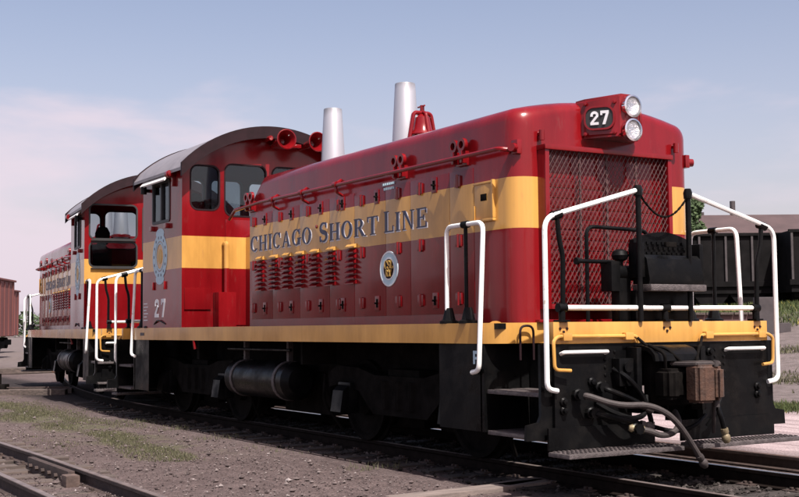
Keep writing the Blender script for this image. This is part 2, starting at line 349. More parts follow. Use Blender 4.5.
# ------------------------------------------------------------------ the setting: ground
def sm(a, b, x):
    t = min(1, max(0, (x-a)/(b-a))); return t*t*(3-2*t)
def ground_z(x, y):
    h = 2.45*sm(13, 35, y)*sm(-78, -50, x)
    h += 0.05*(mnoise.noise(Vector((x*0.35, y*0.35, 0.3)))) * sm(1.6, 3.0, abs(y)) if abs(y) < 60 else 0
    if y < -2: h += 0.02*mnoise.noise(Vector((x*1.7, y*1.7, 3)))
    return h
def axis_pts(fine0, fine1, step, far):
    a = []; x = fine0
    while x < fine1: a.append(x); x += step
    a.append(fine1)
    lo = []; hi = []; d = step; v = fine0
    while v > -far: d *= 1.25; v -= d; lo.append(v)
    d = step; v = fine1
    while v < far: d *= 1.25; v += d; hi.append(v)
    return lo[::-1]+a+hi
xs = axis_pts(-40, 8, 0.4, 1500); ys = axis_pts(-8, 40, 0.4, 1500)
gv = [(x, y, ground_z(x, y)-0.012) for y in ys for x in xs]; nx = len(xs)
gf = [(j*nx+i, j*nx+i+1, (j+1)*nx+i+1, (j+1)*nx+i) for j in range(len(ys)-1) for i in range(nx-1)]
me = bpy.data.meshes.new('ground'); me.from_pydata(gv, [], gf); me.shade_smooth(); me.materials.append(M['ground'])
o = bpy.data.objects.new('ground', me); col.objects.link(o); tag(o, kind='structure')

# ------------------------------------------------------------------ railway tracks
def rail_mesh(path, name, parent, headmat='steelrail', webmat='railside'):
    """I-section rail swept along path of (x,y); foot at z=0.0, head top at 0.15"""
    sec = [(-0.065, 0.0), (0.065, 0.0), (0.065, 0.012), (0.012, 0.03), (0.012, 0.105), (0.036, 0.118), (0.036, 0.146), (0.03, 0.15), (-0.03, 0.15), (-0.036, 0.146), (-0.036, 0.118), (-0.012, 0.105), (-0.012, 0.03), (-0.065, 0.012)]
    mb = MB(); rs = []
    for i, p in enumerate(path):
        q = path[min(i+1, len(path)-1)]; r = path[max(i-1, 0)]
        d = Vector((q[0]-r[0], q[1]-r[1], 0)).normalized(); n = Vector((-d.y, d.x, 0))
        rs.append([Vector((p[0], p[1], 0))+n*a+Vector((0, 0, z)) for a, z in sec])
    mb.rings(rs); o = mb.build(name, webmat, parent, smooth=False); o.data.materials.append(M[headmat])
    for f in o.data.polygons:
        if abs(f.normal.z) > 0.95 and f.center.z > 0.14: f.material_index = 1
    return o
def track(rootloc, label, path_l, path_r, ties, tie_len=2.6, head='steelrail', tmat='sleeper'):
    root = empty('railway_track', rootloc); tag(root, label, 'railway track')
    L = Vector(rootloc)
    for p, head_ in ((path_l, 'railtop'), (path_r, head)): rail_mesh([(a-L.x, b-L.y) for a, b in p], 'rail', root, head_, 'oilyrail' if tmat == 'oily' else 'railside')
    mb = MB(); mb.box(-0.115, 0.115, -tie_len/2, tie_len/2, -0.17, -0.004, 0.012); t0 = mb.build('sleeper', tmat, root, smooth=False)
    pm = MB().box(-0.09, 0.09, -0.15, 0.15, -0.004, 0.008)
    for a_ in (-1, 1): pm.box(-0.045, -0.015, a_*0.068, a_*0.10, 0.008, 0.032, 0.006).box(0.02, 0.05, a_*0.068, a_*0.10, 0.008, 0.032, 0.006)
    plate = pm.build('tie_plate', 'railside', root)
    first = True
    for (x, y, rz) in ties:
        if first: t0.location = (x-L.x, y-L.y, 0.012); t0.rotation_euler[2] = rz; tt = t0; first = False
        else: tt = inst(t0, root, (x-L.x, y-L.y, 0.012+random.uniform(-0.006, 0.006)), rz+random.uniform(-0.03, 0.03), (random.uniform(0.92, 1.1), random.uniform(0.96, 1.03), 1))
    for k, (x, y, rz) in enumerate(ties):
        for a_ in (-0.752, 0.752):
            xx, yy = x-a_*math.sin(rz)-L.x, y+a_*math.cos(rz)-L.y
            if k == 0 and a_ < 0: plate.location = (xx, yy, 0.012); plate.rotation_euler[2] = rz
            else: inst(plate, root, (xx, yy, 0.012), rz)
    return root
def cl(x):
    if x > -11: return 0.0, 0.0
    if x > -24: return 0.0092*(x+11)**2, 0.0184*(x+11)
    return 0.0092*169+0.0184*-13*(x+24), 0.0184*-13
xsA = [9, 6, 3, 0, -5, -11]+[-11-i for i in range(1, 14)]+[-35, -60, -100]
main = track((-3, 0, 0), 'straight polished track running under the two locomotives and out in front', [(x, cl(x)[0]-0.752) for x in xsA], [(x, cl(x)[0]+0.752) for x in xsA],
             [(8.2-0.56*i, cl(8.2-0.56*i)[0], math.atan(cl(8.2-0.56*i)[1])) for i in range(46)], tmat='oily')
tag(rail_mesh([(x+3, 1.93) for x in (9, 4, 0, -6, -14)], 'rail', main, 'rust'), 'rusty disused rail beside the polished pair')
fgx = [2, -1, -3, -5, -8, -12, -18]
fore = track((-5, -5.4, 0), 'weathered siding track with bolted joint in the near left corner', [(x, -4.64-0.004*max(0, -4-x)**2) for x in fgx], [(x, -6.14-0.004*max(0, -4-x)**2) for x in fgx],
             [(1.0-0.55*i, -5.4, 0) for i in range(22)], head='railtop')
tag(rail_mesh([(x+5, -5.42+5.4) for x in (0, -2, -4, -6.5, -8)], 'guard_rail', fore, 'railtop'), 'inner guard rail')
j = MB().box(-1.1, 0.55, -0.035, 0.035, -0.02, 0.14, 0.008).build('joint_bar', 'railside', fore); j.location = (1.0, 0.64, 0.0)
bl = MB()
for i in range(6): bl.cone((-0.9+0.26*i, -0.035, 0.06), (-0.9+0.26*i, -0.07, 0.06), 0.024, n=6)
tag(bl.build('bolt_row', 'railside', j), kind='stuff')
MB().box(-0.09, 0.10, -0.07, 0.07, -0.01, 0.12, 0.02).build('rail_brace', 'rustface', fore).location = (1.66, 0.60, 0.0)

# switch timbers and stand on the left
sw = empty('track_switch', (-22.0, -1.2, 0), R(-30)); tag(sw, 'low switch stand on two long head block timbers left of the rear locomotive', 'track switch')
for dx in (0, 0.62): MB().box(dx-0.13, dx+0.13, -2.6, 1.6, -0.05, 0.12, 0.015).build('head_block', 'sleeper', sw, smooth=False)
MB().box(0.1, 0.5, -0.35, 0.05, 0.12, 0.24, 0.02).cone((0.3, -0.15, 0.24), (0.3, -0.15, 0.5), 0.06).build('stand', 'running', sw)
MB().cone((0.3, -0.15, 0.47), (0.3, -1.0, 0.20), 0.022).build('lever', 'running', sw)
MB().cone((0.31, -2.4, 0.15), (0.31, 1.6, 0.15), 0.02).build('throw_rod', 'railside', sw)
ot = empty('timber_stack', (-36.9, 2.6, 0), R(10)); tag(ot, 'flat weathered sleepers lying on gravel beyond the switch stand', 'timber stack')
for i in range(3): MB().box(i*0.5-0.13, i*0.5+0.13, -2.6+0.3*i, 1.1-0.2*i, 0.0, 0.2, 0.02).build('sleeper', 'sleeper', ot, smooth=False)
dr = empty('rusty_wheel', (-36.0, 3.55, 0)); tag(dr, 'rusty round wheel standing at the end of the flat sleepers', 'wheel')
MB().lathe((0, 0, 0.36), (0.86, -0.5, 0), [(0.0, -0.07), (0.40, -0.07), (0.42, -0.03), (0.38, 0), (0.36, 0.07), (0.30, 0.06), (0.28, 0.02), (0.1, 0.03), (0.09, 0.08), (0.0, 0.08)]).build('rim', 'rust', dr)

# loose planks by the front track
for (x, y, rz, L, lab) in ((-0.78, -1.72, 0.09, 1.9, 'pale weathered plank nearest the bottom edge beside the front track'), (-0.98, -0.95, 0.30, 0.9, 'short plank end lying between the near rail and the longer plank')):
    o = MB().box(-0.12, 0.12, -L/2, L/2, -0.03, 0.025, 0.010).build('plank', 'timber', None, smooth=False); o.location = (x, y, 0.012); o.rotation_euler[2] = rz
    tag(o, lab, 'plank')

# loose stones (stuff)
def stones(name, n, fn, smin, smax, label, mat='stone'):
    V = []; F = []
    oc = [(1, 0, 0), (-1, 0, 0), (0, 1, 0), (0, -1, 0), (0, 0, 1), (0, 0, -1)]
    of = [(0, 2, 4), (2, 1, 4), (1, 3, 4), (3, 0, 4), (2, 0, 5), (1, 2, 5), (3, 1, 5), (0, 3, 5)]
    for _ in range(n):
        x, y = fn(); s = smin*(smax/smin)**(random.random()**2.2); z = ground_z(x, y); b = len(V); a = random.random()*6.28
        ca, sa = math.cos(a), math.sin(a)
        for p in oc:
            px = p[0]*s*random.uniform(0.7, 1.3); py = p[1]*s*random.uniform(0.6, 1.1); pz = p[2]*s*random.uniform(0.4, 0.9)
            px += random.uniform(-.25, .25)*s; py += random.uniform(-.25, .25)*s
            V.append((x+px*ca-py*sa, y+px*sa+py*ca, z+pz+s*0.15))
        F += [tuple(b+i for i in f) for f in of]
    me = bpy.data.meshes.new(name); me.from_pydata(V, [], F); me.materials.append(M['stone'])
    o = bpy.data.objects.new(name, me); col.objects.link(o); o.data.materials[0] = M[mat]; tag(o, label, 'stones', kind='stuff')
def near():
    while True:
        d = random.uniform(8, 34)*random.uniform(0.6, 1); a = random.uniform(-0.40, 0.40)
        p = CAM+Vector((fw.x*d+rt.x*math.tan(a)*d, fw.y*d+rt.y*math.tan(a)*d, 0))
        if p.y < 1.5 and (abs(p.y) > 1.7): return p.x, p.y
stones('loose_stones', 22000, near, 0.004, 0.016, 'loose gravel scattered over the ground round the tracks')
stones('yard_stones', 1800, near, 0.014, 0.038, 'larger broken stones lying on the gravel')
stones('ballast', 12000, lambda: (random.uniform(-14, 6), max(-1.4, min(1.4, random.gauss(0, 0.6)))), 0.015, 0.04, 'dark crushed ballast between the sleepers of the front track', 'ballast')

# grass (stuff)
def blades(name, n, fn, hmin, hmax, wd, mat, label):
    V = []; F = []
    for _ in range(n):
        x, y = fn(); z = ground_z(x, y)-0.01; h = random.uniform(hmin, hmax); a = random.random()*6.28; l = random.uniform(0.1, 0.7)*h; a2 = random.random()*6.28
        dx, dy = math.cos(a)*wd, math.sin(a)*wd; b = len(V)
        V += [(x-dx, y-dy, z), (x+dx, y+dy, z), (x+math.cos(a2)*l, y+math.sin(a2)*l, z+h)]; F.append((b, b+1, b+2))
    me = bpy.data.meshes.new(name); me.from_pydata(V, [], F); me.materials.append(M[mat])
    o = bpy.data.objects.new(name, me); col.objects.link(o); tag(o, label, 'grass', kind='stuff')
def strip():
    while True:
        x = random.uniform(-20, -4.8); y = -2.65+random.gauss(0, 0.48)-0.02*abs(x+10)*0.5
        v = mnoise.noise(Vector((x*0.55, y*1.3, 1.7)))
        if v > -0.10+0.30*random.random(): return x, y
blades('grass_strip', 24000, strip, 0.012, 0.045, 0.005, 'grass', 'thin pale grass growing in the gravel left of the locomotives')
blades('grass_tuft', 420, lambda: (random.choice([-7.4, -3.0, -11, -9.2])+random.gauss(0, 0.12), random.choice([-1.55, -1.35, -1.75])+random.gauss(0, 0.1)), 0.02, 0.09, 0.005, 'grass', 'small weeds along the edge of the shade')
def bank():
    d = random.uniform(42, 60); a = random.uniform(0.22, 0.42); p = CAM+Vector((fw.x*d+rt.x*math.tan(a)*d, fw.y*d+rt.y*math.tan(a)*d, 0)); return p.x, p.y
blades('bank_grass', 16000, bank, 0.05, 0.24, 0.02, 'bankgrass', 'tall grass with yellow flowers on the bank at the right')
def slope():
    while True:
        d = random.uniform(26, 43); a = random.uniform(0.24, 0.42); p = CAM+Vector((fw.x*d+rt.x*math.tan(a)*d, fw.y*d+rt.y*math.tan(a)*d, 0))
        if mnoise.noise(Vector((p.x*0.3, p.y*0.5, 9))) > 0.05+0.3*random.random(): return p.x, p.y
blades('slope_weeds', 5000, slope, 0.03, 0.14, 0.015, 'grass', 'thin weeds scattered over the gravel slope at the right')
blades('verge_grass', 5000, lambda: (-6.9+random.gauss(0, 0.9), 9.6+random.gauss(0, 0.5)), 0.03, 0.11, 0.010, 'bankgrass', 'strip of green grass behind the front steps at the right')

# ------------------------------------------------------------------ locomotive
OFF = (6.2, 0, D)
def build_loco():
    root = empty('diesel_locomotive', (-6.2, 0, 0))
    def P(mb, name, mat, parent=None, smooth=True): return mb.build(name, mat, parent or root, OFF, smooth)
    # ---- frame
    for s in (-1, 1):
        # sill bent round the corner at both ends
        pts = []
        for k in range(9):
            a = R(90*k/8); pts.append((-1.05+0.30*math.sin(a), 1.5-0.30*(1-math.cos(a))))
        pts.append((-0.75, 0.50))
        pb = [(-12.4+(-p[0]), p[1]) for p in reversed(pts)]
        path = pb+pts
        mb = MB(); rs = []
        for i, p in enumerate(path):
            q = path[min(i+1, len(path)-1)]; r = path[max(i-1, 0)]
            d = Vector((q[0]-r[0], q[1]-r[1], 0)).normalized(); n = Vector((d.y, -d.x, 0))
            c = Vector((p[0], s*p[1], 0)); n.y *= s
            rs.append([c, c+Vector((0, 0, -0.2)), c+n*0.05+Vector((0, 0, -0.2)), c+n*0.05])
        P(mb.rings(rs), 'side_sill', 'yellow')
        bolts = MB()
        P(MB().cone((-0.90, s*1.36, -0.07), (-0.88, s*1.385, -0.07), 0.09, n=16), 'sill_cap', 'yellow')
        # apron with step well
        P(MB().box(-1.75, -1.02, s*1.45, s*1.47, -1.05, -0.202), 'apron', 'black')
        P(MB().box(-11.4, -10.7, s*1.45, s*1.47, -1.05, -0.202), 'apron', 'black')
        for fx, sg in ((-0.42, 1), (-11.98, -1)):
            well = MB().box(fx-sg*0.56, fx-sg*0.52, s*1.48, s*0.9, -1.05, -0.205).box(fx-0.5, fx+0.34, s*0.9, s*0.94, -1.05, -0.25)
            P(well, 'step_well', 'black')
            for z in (-0.66, -1.05):
                P(MB().box(fx-0.50, fx+0.33, s*0.96, s*1.46, z-0.02, z+0.02, 0.008), 'step', 'tread')
            P(MB().tube([(fx-sg*0.28, s*1.22, -0.36), (fx-sg*0.28, s*1.22, -0.03), (fx-sg*0.28, s*1.06, -0.03), (fx-sg*0.28, s*1.06, -0.36)], 0.012, 0.07), 'toe_hold', 'roofedge')
            # end post and stringer below the deck
            prof = [(1.38, -0.2), (1.50, -0.2), (1.50, -0.84), (1.53, -0.90), (1.66, -0.92), (1.67, -1.06), (1.36, -1.06), (1.30, -0.9)]
            P(MB().prism([(s*a, b) for a, b in prof], lambda u, v, ww, fx=fx, sg=sg: (fx+sg*ww, u, v), 0.355, 0.39), 'step_stringer', 'black')
    P(MB().box(-11.62, -0.78, -1.42, 1.42, -0.06, -0.004).box(-0.78, -0.02, -0.52, 0.52, -0.06, -0.004).box(-12.38, -11.62, -0.52, 0.52, -0.06, -0.004), 'deck_plate', 'black')
    P(MB().box(-12.2, -0.2, -0.75, 0.75, -0.62, -0.07), 'underframe', 'running')
    for x, sg in ((0, 1), (-12.4, -1)):
        P(MB().box(x-0.06*sg, x+0.02*sg, -1.385, 1.385, -0.2, 0.0, 0.008), 'end_beam', 'yellow')
        mb = MB().box(x-0.06*sg, x+0.01*sg, -1.375, -0.46, -1.12, -0.203).box(x-0.06*sg, x+0.01*sg, 0.46, 1.375, -1.12, -0.203).box(x-0.05*sg, x+0.006*sg, -0.46, 0.46, -0.42, -0.203)
        ep = P(mb, 'end_plate', 'black')
        for yy in (-0.72, 0.70):
            bb = MB()
            for r_ in range(5):
                for c_ in (-0.06, 0.06): bb.lathe((x+0.008*sg, yy+c_, -0.28-0.07*r_), (sg, 0, 0), [(0.016, 0), (0.014, 0.012), (0, 0.016)], 7)
            tag(P(bb, 'rivets', 'black', ep), kind='stuff')
        # footboards
        for y0, y1 in ((-1.47, -0.10), (0.14, 1.53)):
            fb = P(MB().box(x+0.02*sg, x+0.32*sg, y0, y1, -1.20, -1.16, 0.01), 'footboard', 'tread')
            gt = MB()
            for k in range(int((y1-y0)/0.05)):
                for q in range(4): gt.box(x+(0.05+0.065*q)*sg, x+(0.085+0.065*q)*sg, y0+0.03+0.05*k, y0+0.05+0.05*k, -1.16, -1.150)
            tag(P(gt, 'grip_studs', 'tread', fb), kind='stuff')
            P(MB().box(x+0.012*sg, x+0.035*sg, y0, y1-0.1, -1.15, -0.95), 'kick_plate', 'black', fb)
        # coupler
        cp = P(MB().lathe((x, 0, -0.56), (sg, 0, 0), [(0.0, 0), (0.17, 0), (0.17, 0.12), (0.13, 0.16), (0.13, 0.34), (0, 0.34)], 16).box(x, x+0.1*sg, -0.3, 0.3, -0.8, -0.32, 0.02), 'coupler', 'running')
        kn = [(0.30, -0.20), (0.50, -0.22), (0.56, -0.20), (0.58, -0.02), (0.62, 0.0), (0.60, 0.13), (0.52, 0.19), (0.40, 0.17), (0.30, 0.16)]
        def casting(poly, za, zb, bev):
            bt = bmesh.new(); lo_ = [bt.verts.new((x+a*sg, c*sg, za)) for a, c in poly]; hi_ = [bt.verts.new((x+a*sg, c*sg, zb)) for a, c in poly]
            bt.faces.new(lo_[::-1]); bt.faces.new(hi_)
            for i in range(len(poly)): bt.faces.new((lo_[i], lo_[(i+1) % len(poly)], hi_[(i+1) % len(poly)], hi_[i]))
            bmesh.ops.recalc_face_normals(bt, faces=bt.faces)
            bmesh.ops.bevel(bt, geom=bt.edges[:], offset=bev, segments=3, affect='EDGES'); mb_ = MB(); mb_.add(bt); return mb_
        # jaw: head with guard arm, and the pivoting knuckle with its pulling face
        hd_ = P(casting([(0.20, -0.36), (0.40, -0.40), (0.46, -0.36), (0.44, -0.24), (0.34, -0.22), (0.34, 0.20), (0.20, 0.20)], -0.72, -0.44, 0.035), 'coupler_head', 'running', cp)
        P(casting([(0.36, -0.12), (0.53, -0.13), (0.57, -0.09), (0.57, 0.075), (0.36, 0.075)], -0.755, -0.405, 0.025), 'knuckle', 'rust', cp)
        P(casting([(0.34, 0.08), (0.585, 0.08), (0.59, 0.13), (0.50, 0.25), (0.40, 0.30), (0.34, 0.28)], -0.735, -0.425, 0.03), 'knuckle_jaw', 'rust', cp)
        P(casting([(0.22, -0.18), (0.50, -0.10), (0.52, 0.20), (0.22, 0.24)], -0.42, -0.375, 0.012), 'coupler_lid', 'rubber', cp)
        P(MB().tube([(x+0.30*sg, -0.30*sg, -0.44), (x+0.34*sg, -0.34*sg, -0.30), (x+0.15*sg, -0.36*sg, -0.22)], 0.016, 0.05), 'lift_rod', 'running', cp)
        P(MB().cone((x+0.5*sg, 0.14*sg, -0.80), (x+0.5*sg, 0.14*sg, -0.37), 0.03).cone((x+0.45*sg, 0.16*sg, -0.76), (x+0.30*sg, 0.30*sg, -1.06), 0.018), 'lock_pin', 'rubber', cp)
        gp = MB()
        cv = [(0.02, -0.225), (0.10, -0.225), (0.20, -0.25), (0.27, -0.31), (0.28, -0.37), (0.25, -0.37), (0.23, -0.32), (0.17, -0.28), (0.02, -0.26)]
        gp.prism([(x+a*sg, b) for a, b in cv], lambda u, v, ww: (u, ww, v), -0.40, 0.16)
        P(gp, 'coupler_apron', 'black')
        P(MB().box(x+0.01*sg, x+0.16*sg, -0.52, -0.46, -0.85, -0.24, 0.01), 'coupler_cheek', 'black'); P(MB().box(x+0.01*sg, x+0.16*sg, 0.30, 0.36, -0.85, -0.24, 0.01), 'coupler_cheek', 'black')
        # uncoupling levers
        for sy in (-1, 1):
            a = [(x+0.06*sg, sy*0.40, -0.20), (x+0.05*sg, sy*0.42, -0.135), (x+0.05*sg, sy*1.36, -0.13), (x+0.06*sg, sy*1.42, -0.17), (x+0.06*sg, sy*1.41, -0.43), (x+0.08*sg, sy*1.24, -0.44)]
            ul = P(MB().tube(a, 0.017, 0.05), 'uncoupling_lever', 'yellow')
            for yy in (0.52, 1.26):
                P(MB().box(x+0.02*sg, x+0.075*sg, sy*yy-0.05, sy*yy+0.05, -0.17, -0.10, 0.01), 'lever_bracket', 'yellow', ul)
            P(MB().tube([(x+0.06*sg, sy*0.42, -0.15), (x+0.12*sg, sy*0.34, -0.24), (x+0.22*sg, sy*0.22, -0.24), (x+0.3*sg, sy*0.10, -0.38)], 0.014, 0.05), 'lift_chain', 'running', ul)
            P(MB().tube([(x+0.012*sg, sy*1.30, -0.29), (x+0.06*sg, sy*1.30, -0.275), (x+0.06*sg, sy*0.78, -0.275), (x+0.012*sg, sy*0.78, -0.29)], 0.018, 0.02), 'grab_iron', 'white')
        # brake hoses
        hz = [
            [(0.05, -1.13, -0.66), (0.15, -1.10, -0.67), (0.26, -0.86, -0.76), (0.34, -0.56, -0.76), (0.40, -0.38, -0.84), (0.42, -0.24, -0.97), (0.42, -0.11, -1.13), (0.42, 0.02, -1.30)],
            [(0.05, -0.87, -0.60), (0.15, -0.87, -0.62), (0.18, -0.62, -0.71), (0.20, -0.45, -0.80)],
            [(0.05, -0.98, -0.83), (0.15, -0.97, -0.84), (0.2, -0.7, -0.90), (0.24, -0.49, -0.96)],
            [(0.24, -0.62, -0.98), (0.3, -0.51, -1.00), (0.32, -0.40, -1.05), (0.32, -0.24, -1.04), (0.25, -0.08, -0.96), (0.1, 0.0, -0.86)],
            [(0.05, 0.40, -0.66), (0.3, 0.34, -0.70), (0.4, 0.26, -0.82), (0.42, 0.30, -0.96), (0.42, 0.33, -1.08)]]
        for i, h in enumerate(hz):
            pp = [(x+a*sg, b*sg, c) for a, b, c in h]
            big = i in (0, 3)
            ho = P(MB().tube(pp, 0.029 if big else 0.025, 0.16, n=10), 'air_hose', 'rubber' if big else 'black')
            e = Vector(pp[-1] if i != 3 else pp[0]); d = (e-Vector(pp[-2] if i != 3 else pp[1])).normalized()
            P(MB().lathe(e-d*0.06, d, [(0.0, -0.01), (0.036, -0.01), (0.038, 0.03), (0.030, 0.045), (0.042, 0.065), (0.042, 0.10), (0.026, 0.13), (0, 0.13)], 10), 'gladhand', 'brass' if i in (3, 4) else 'rubber', ho)
            s0 = Vector(pp[0]); P(MB().lathe(s0-Vector((0.05*sg, 0, 0)), (sg, -0.1, 0), [(0, 0), (0.055, 0), (0.055, 0.06), (0.042, 0.07), (0.05, 0.12), (0, 0.12)], 8), 'hose_valve', 'black', ho)
        for yy, zz in ((-1.28, -0.72), (-1.28, -0.80), (1.22, -0.66), (1.22, -0.74), (-0.62, -0.50), (-0.52, -0.62), (0.56, -0.30), (0.62, -0.42), (-0.95, -0.55)):
            P(MB().lathe((x+0.008*sg, yy, zz), (sg, 0, 0), [(0, 0), (0.042, 0), (0.042, 0.02), (0.028, 0.03), (0.026, 0.05), (0, 0.055)], 8), 'end_fitting', 'black')
        for pth, rr_ in (([(0.03, -0.70, -0.44), (0.16, -0.66, -0.50), (0.2, -0.50, -0.66), (0.2, -0.40, -0.90), (0.08, -0.28, -1.0)], 0.024),
                         ([(0.03, -0.90, -0.75), (0.14, -0.84, -0.82), (0.2, -0.62, -0.90), (0.2, -0.46, -0.86), (0.1, -0.36, -0.70)], 0.026),
                         ([(0.03, 0.62, -0.62), (0.14, 0.58, -0.66), (0.18, 0.50, -0.86), (0.10, 0.42, -1.02)], 0.024),
                         ([(0.03, -0.2, -1.0), (0.2, -0.12, -1.04), (0.26, 0.1, -1.0), (0.2, 0.3, -0.9)], 0.022)):
            P(MB().tube([(x+a*sg, b*sg, c) for a, b, c in pth], rr_, 0.12), 'train_line', 'black')
        P(MB().box(x+0.01*sg, x+0.12*sg, -0.70, -0.52, -0.60, -0.34, 0.015).cone((x+0.12*sg, -0.61, -0.42), (x+0.15*sg, -0.61, -0.42), 0.05), 'receptacle_box', 'black')
        # end rails
        for sy in (-1, 1):
            inn = -0.34 if sy < 0 else 0.31
            P(MB().tube([(x+0.03*sg, sy*1.36, -0.62), (x+0.05*sg, sy*1.49, -0.60), (x+0.05*sg, sy*1.49, 0.94), (x+0.03*sg, inn*1, 1.255)], 0.0245, 0.12), 'end_handrail', 'white')
            pst = P(MB().tube([(x+0.03*sg, sy*1.33, 0.975), (x+0.03*sg, sy*1.31, 0.75), (x+0.02*sg, sy*1.26, 0.60), (x+0.0*sg, sy*1.26, 0.0)], 0.024, 0.1), 'stanchion', 'black')
            P(MB().cone((x+0.03*sg, sy*1.29, 0.985), (x+0.03*sg, sy*1.39, 0.96), 0.042), 'clamp', 'black', pst)
            pst = P(MB().cone((x+0.03*sg, inn, 0.0), (x+0.03*sg, inn, 1.27), 0.026), 'stanchion', 'black')
            P(MB().lathe((x+0.03*sg, inn, 1.20), (0, 0, 1), [(0.0, 0), (0.04, 0), (0.045, 0.06), (0.03, 0.1), (0, 0.1)], 10), 'clamp', 'black', pst)
        P(MB().cone((x+0.0*sg, -1.25, 0.13), (x+0.0*sg, 1.22, 0.13), 0.025), 'toe_rail', 'white')
        for yy in (-1.27, 0.0, 1.24):
            P(MB().cone((x, yy, 0.0), (x, yy, 0.12), 0.03).cone((x, yy-0.045, 0.13), (x, yy+0.045, 0.13), 0.042).box(x-0.06, x+0.06, yy-0.05, yy+0.05, 0.0, 0.02), 'rail_bracket', 'black')
            bb = MB()
            for a, b in ((-0.04, -0.06), (0.04, -0.06), (0, -0.09)): bb.lathe((x+0.018*sg, yy+a, b), (sg, 0, 0), [(0.014, 0), (0.012, 0.012), (0, 0.014)], 7)
            tag(P(bb, 'bolts', 'roofedge'), kind='stuff')
        # chain of small links across the gap
        ch = MB(); n = 26; prev = None
        for k in range(n+1):
            t = k/n; yy = -0.32+0.62*t; zz = 1.22-0.21*(1-(2*t-1)**2)
            q = Vector((x+0.03*sg, yy, zz))
            if prev is not None:
                dd = (q-prev)*0.25; ch.cone(prev-dd*0.3, q+dd*0.3, 0.009 if k % 2 else 0.012, n=5)
            prev = q
        P(ch, 'safety_chain', 'running')
        # folded drop step with its housing
        ds = MB()
        arch = [(-0.29, 0.60), (-0.29, 0.78)]+[(-0.29+0.76*k/10, 0.79+0.085*math.sin(math.pi*k/10)) for k in range(11)]+[(0.47, 0.78), (0.47, 0.60)]
        ds.prism(arch, lambda u, v, ww: (x+ww*sg, u, v), -0.16, -0.10)
        dp = P(ds, 'drop_step', 'black')
        P(MB().prism([(-0.15, 0.36), (0.075, 0.36), (0.085, 0.40), (0.045, 0.60), (0.0, 0.64), (-0.15, 0.64)], lambda u, v, ww: (x+u*sg, ww, v), -0.265, 0.445).box(x-0.15*sg, x+0.03*sg, -0.32, -0.27, 0.42, 0.76, 0.015).box(x-0.15*sg, x+0.03*sg, 0.45, 0.50, 0.42, 0.76, 0.015), 'step_housing', 'black', dp)
        P(MB().box(x-0.15*sg, x+0.11*sg, -0.275, 0.455, 0.29, 0.355, 0.015), 'housing_ledge', 'tread', dp)
        P(MB().box(x-0.02*sg, x+0.02*sg, 0.02, 0.16, 0.72, 0.77, 0.01), 'latch', 'running', dp)
        P(MB().box(x-0.26*sg, x-0.09*sg, -0.29, 0.42, 0.0, 0.30, 0.01), 'step_pedestal', 'black', dp)
        td = MB()
        for a in range(9):
            for b in range(3): td.box(x-0.10*sg, x-0.085*sg, -0.20+0.066*a+0.02*(b % 2), -0.165+0.066*a+0.02*(b % 2), 0.65+0.05*b, 0.675+0.05*b)
        tag(P(td, 'grip_studs', 'black', dp), kind='stuff')
        # brake gear beside it
        bg_ = P(MB().cone((x-0.2*sg, -0.46, 0.47), (x-0.2*sg, -0.13, 0.47), 0.075).box(x-0.26*sg, x-0.14*sg, -0.45, -0.30, 0.0, 0.42, 0.015), 'brake_gear', 'black')
        P(MB().box(x-0.28*sg, x-0.12*sg, -0.56, -0.45, 0.29, 0.58, 0.012), 'gear_case', 'black', bg_)
        P(MB().lathe((x-0.2*sg, -0.38, 0.53), (0, 0, 1), [(0, 0), (0.03, 0), (0.03, 0.05), (0.07, 0.07), (0.085, 0.11), (0.07, 0.15), (0.03, 0.17), (0, 0.17)], 12), 'valve_cap', 'black', bg_)
        P(MB().cone((x-0.2*sg, -0.92, 0.575), (x-0.2*sg, -0.46, 0.575), 0.02).cone((x-0.2*sg, -0.93, 0.575), (x-0.2*sg, -0.90, 0.575), 0.035), 'gear_rod', 'black', bg_)
        P(MB().tube([(x-0.3*sg, -0.71, 0.0), (x-0.3*sg, -0.71, 0.92), (x-0.3*sg, 0.08, 0.90), (x-0.3*sg, 0.08, 0.0)], 0.02, 0.10), 'guard_loop', 'black')
    # side step handrails (near front corner and its mates)
    for s in (-1, 1):
        for fx, sg in ((0, 1), (-12.4, -1)):
            sh_ = 0.52 if (s > 0 and sg > 0) else 0.0
            gx = lambda v: fx+sg*(v+sh_)
            hl = P(MB().tube([(gx(-1.62), s*1.45, 0.10), (gx(-1.615), s*1.45, 0.985), (gx(-0.95), s*1.46, 0.985), (gx(-0.955), s*1.53, -0.46), (gx(-1.10), s*1.51, -0.48)], 0.0245, 0.10), 'step_handrail', 'white')
            for px_ in (-1.62, -1.27):
                P(MB().lathe((gx(px_), s*1.43, -0.002), (0, 0, 1), [(0, 0), (0.10, 0), (0.10, 0.025), (0.07, 0.04), (0.055, 0.10), (0.04, 0.16), (0, 0.16)], 10), 'rail_socket', 'black', hl)
            P(MB().cone((gx(-1.27), s*1.45, 0.1), (gx(-1.27), s*1.45, 0.98), 0.02).cone((gx(-1.32), s*1.45, 0.985), (gx(-1.22), s*1.45, 0.985), 0.036), 'rail_post', 'black', hl)
    # ---- hood
    W_, ZT, ZC = 1.182, 2.145, 2.275
    def hood_prof(wd, ztop, crown, rc=0.15, z0=0.0):
        pr = [(-wd, z0), (-wd, ztop-rc)]
        for k in range(1, 6): a = R(78*k/5); pr.append((-wd+rc*(1-math.cos(a)), ztop-rc+rc*math.sin(a)))
        y0, zz = pr[-1]
        for k in range(1, 6): t = k/6; pr.append((y0*(1-t), zz+(crown-zz)*(1-(1-t)**2)))
        pr.append((0, crown))
        return pr+[(-a, b) for a, b in reversed(pr[:-1])]
    secs = []
    for X, wd, zt, zc in ((-9.08, 0.42, 1.52, 1.58), (-7.19, 0.42, 1.52, 1.58)): secs.append((X, wd, zt, zc, 0.1))
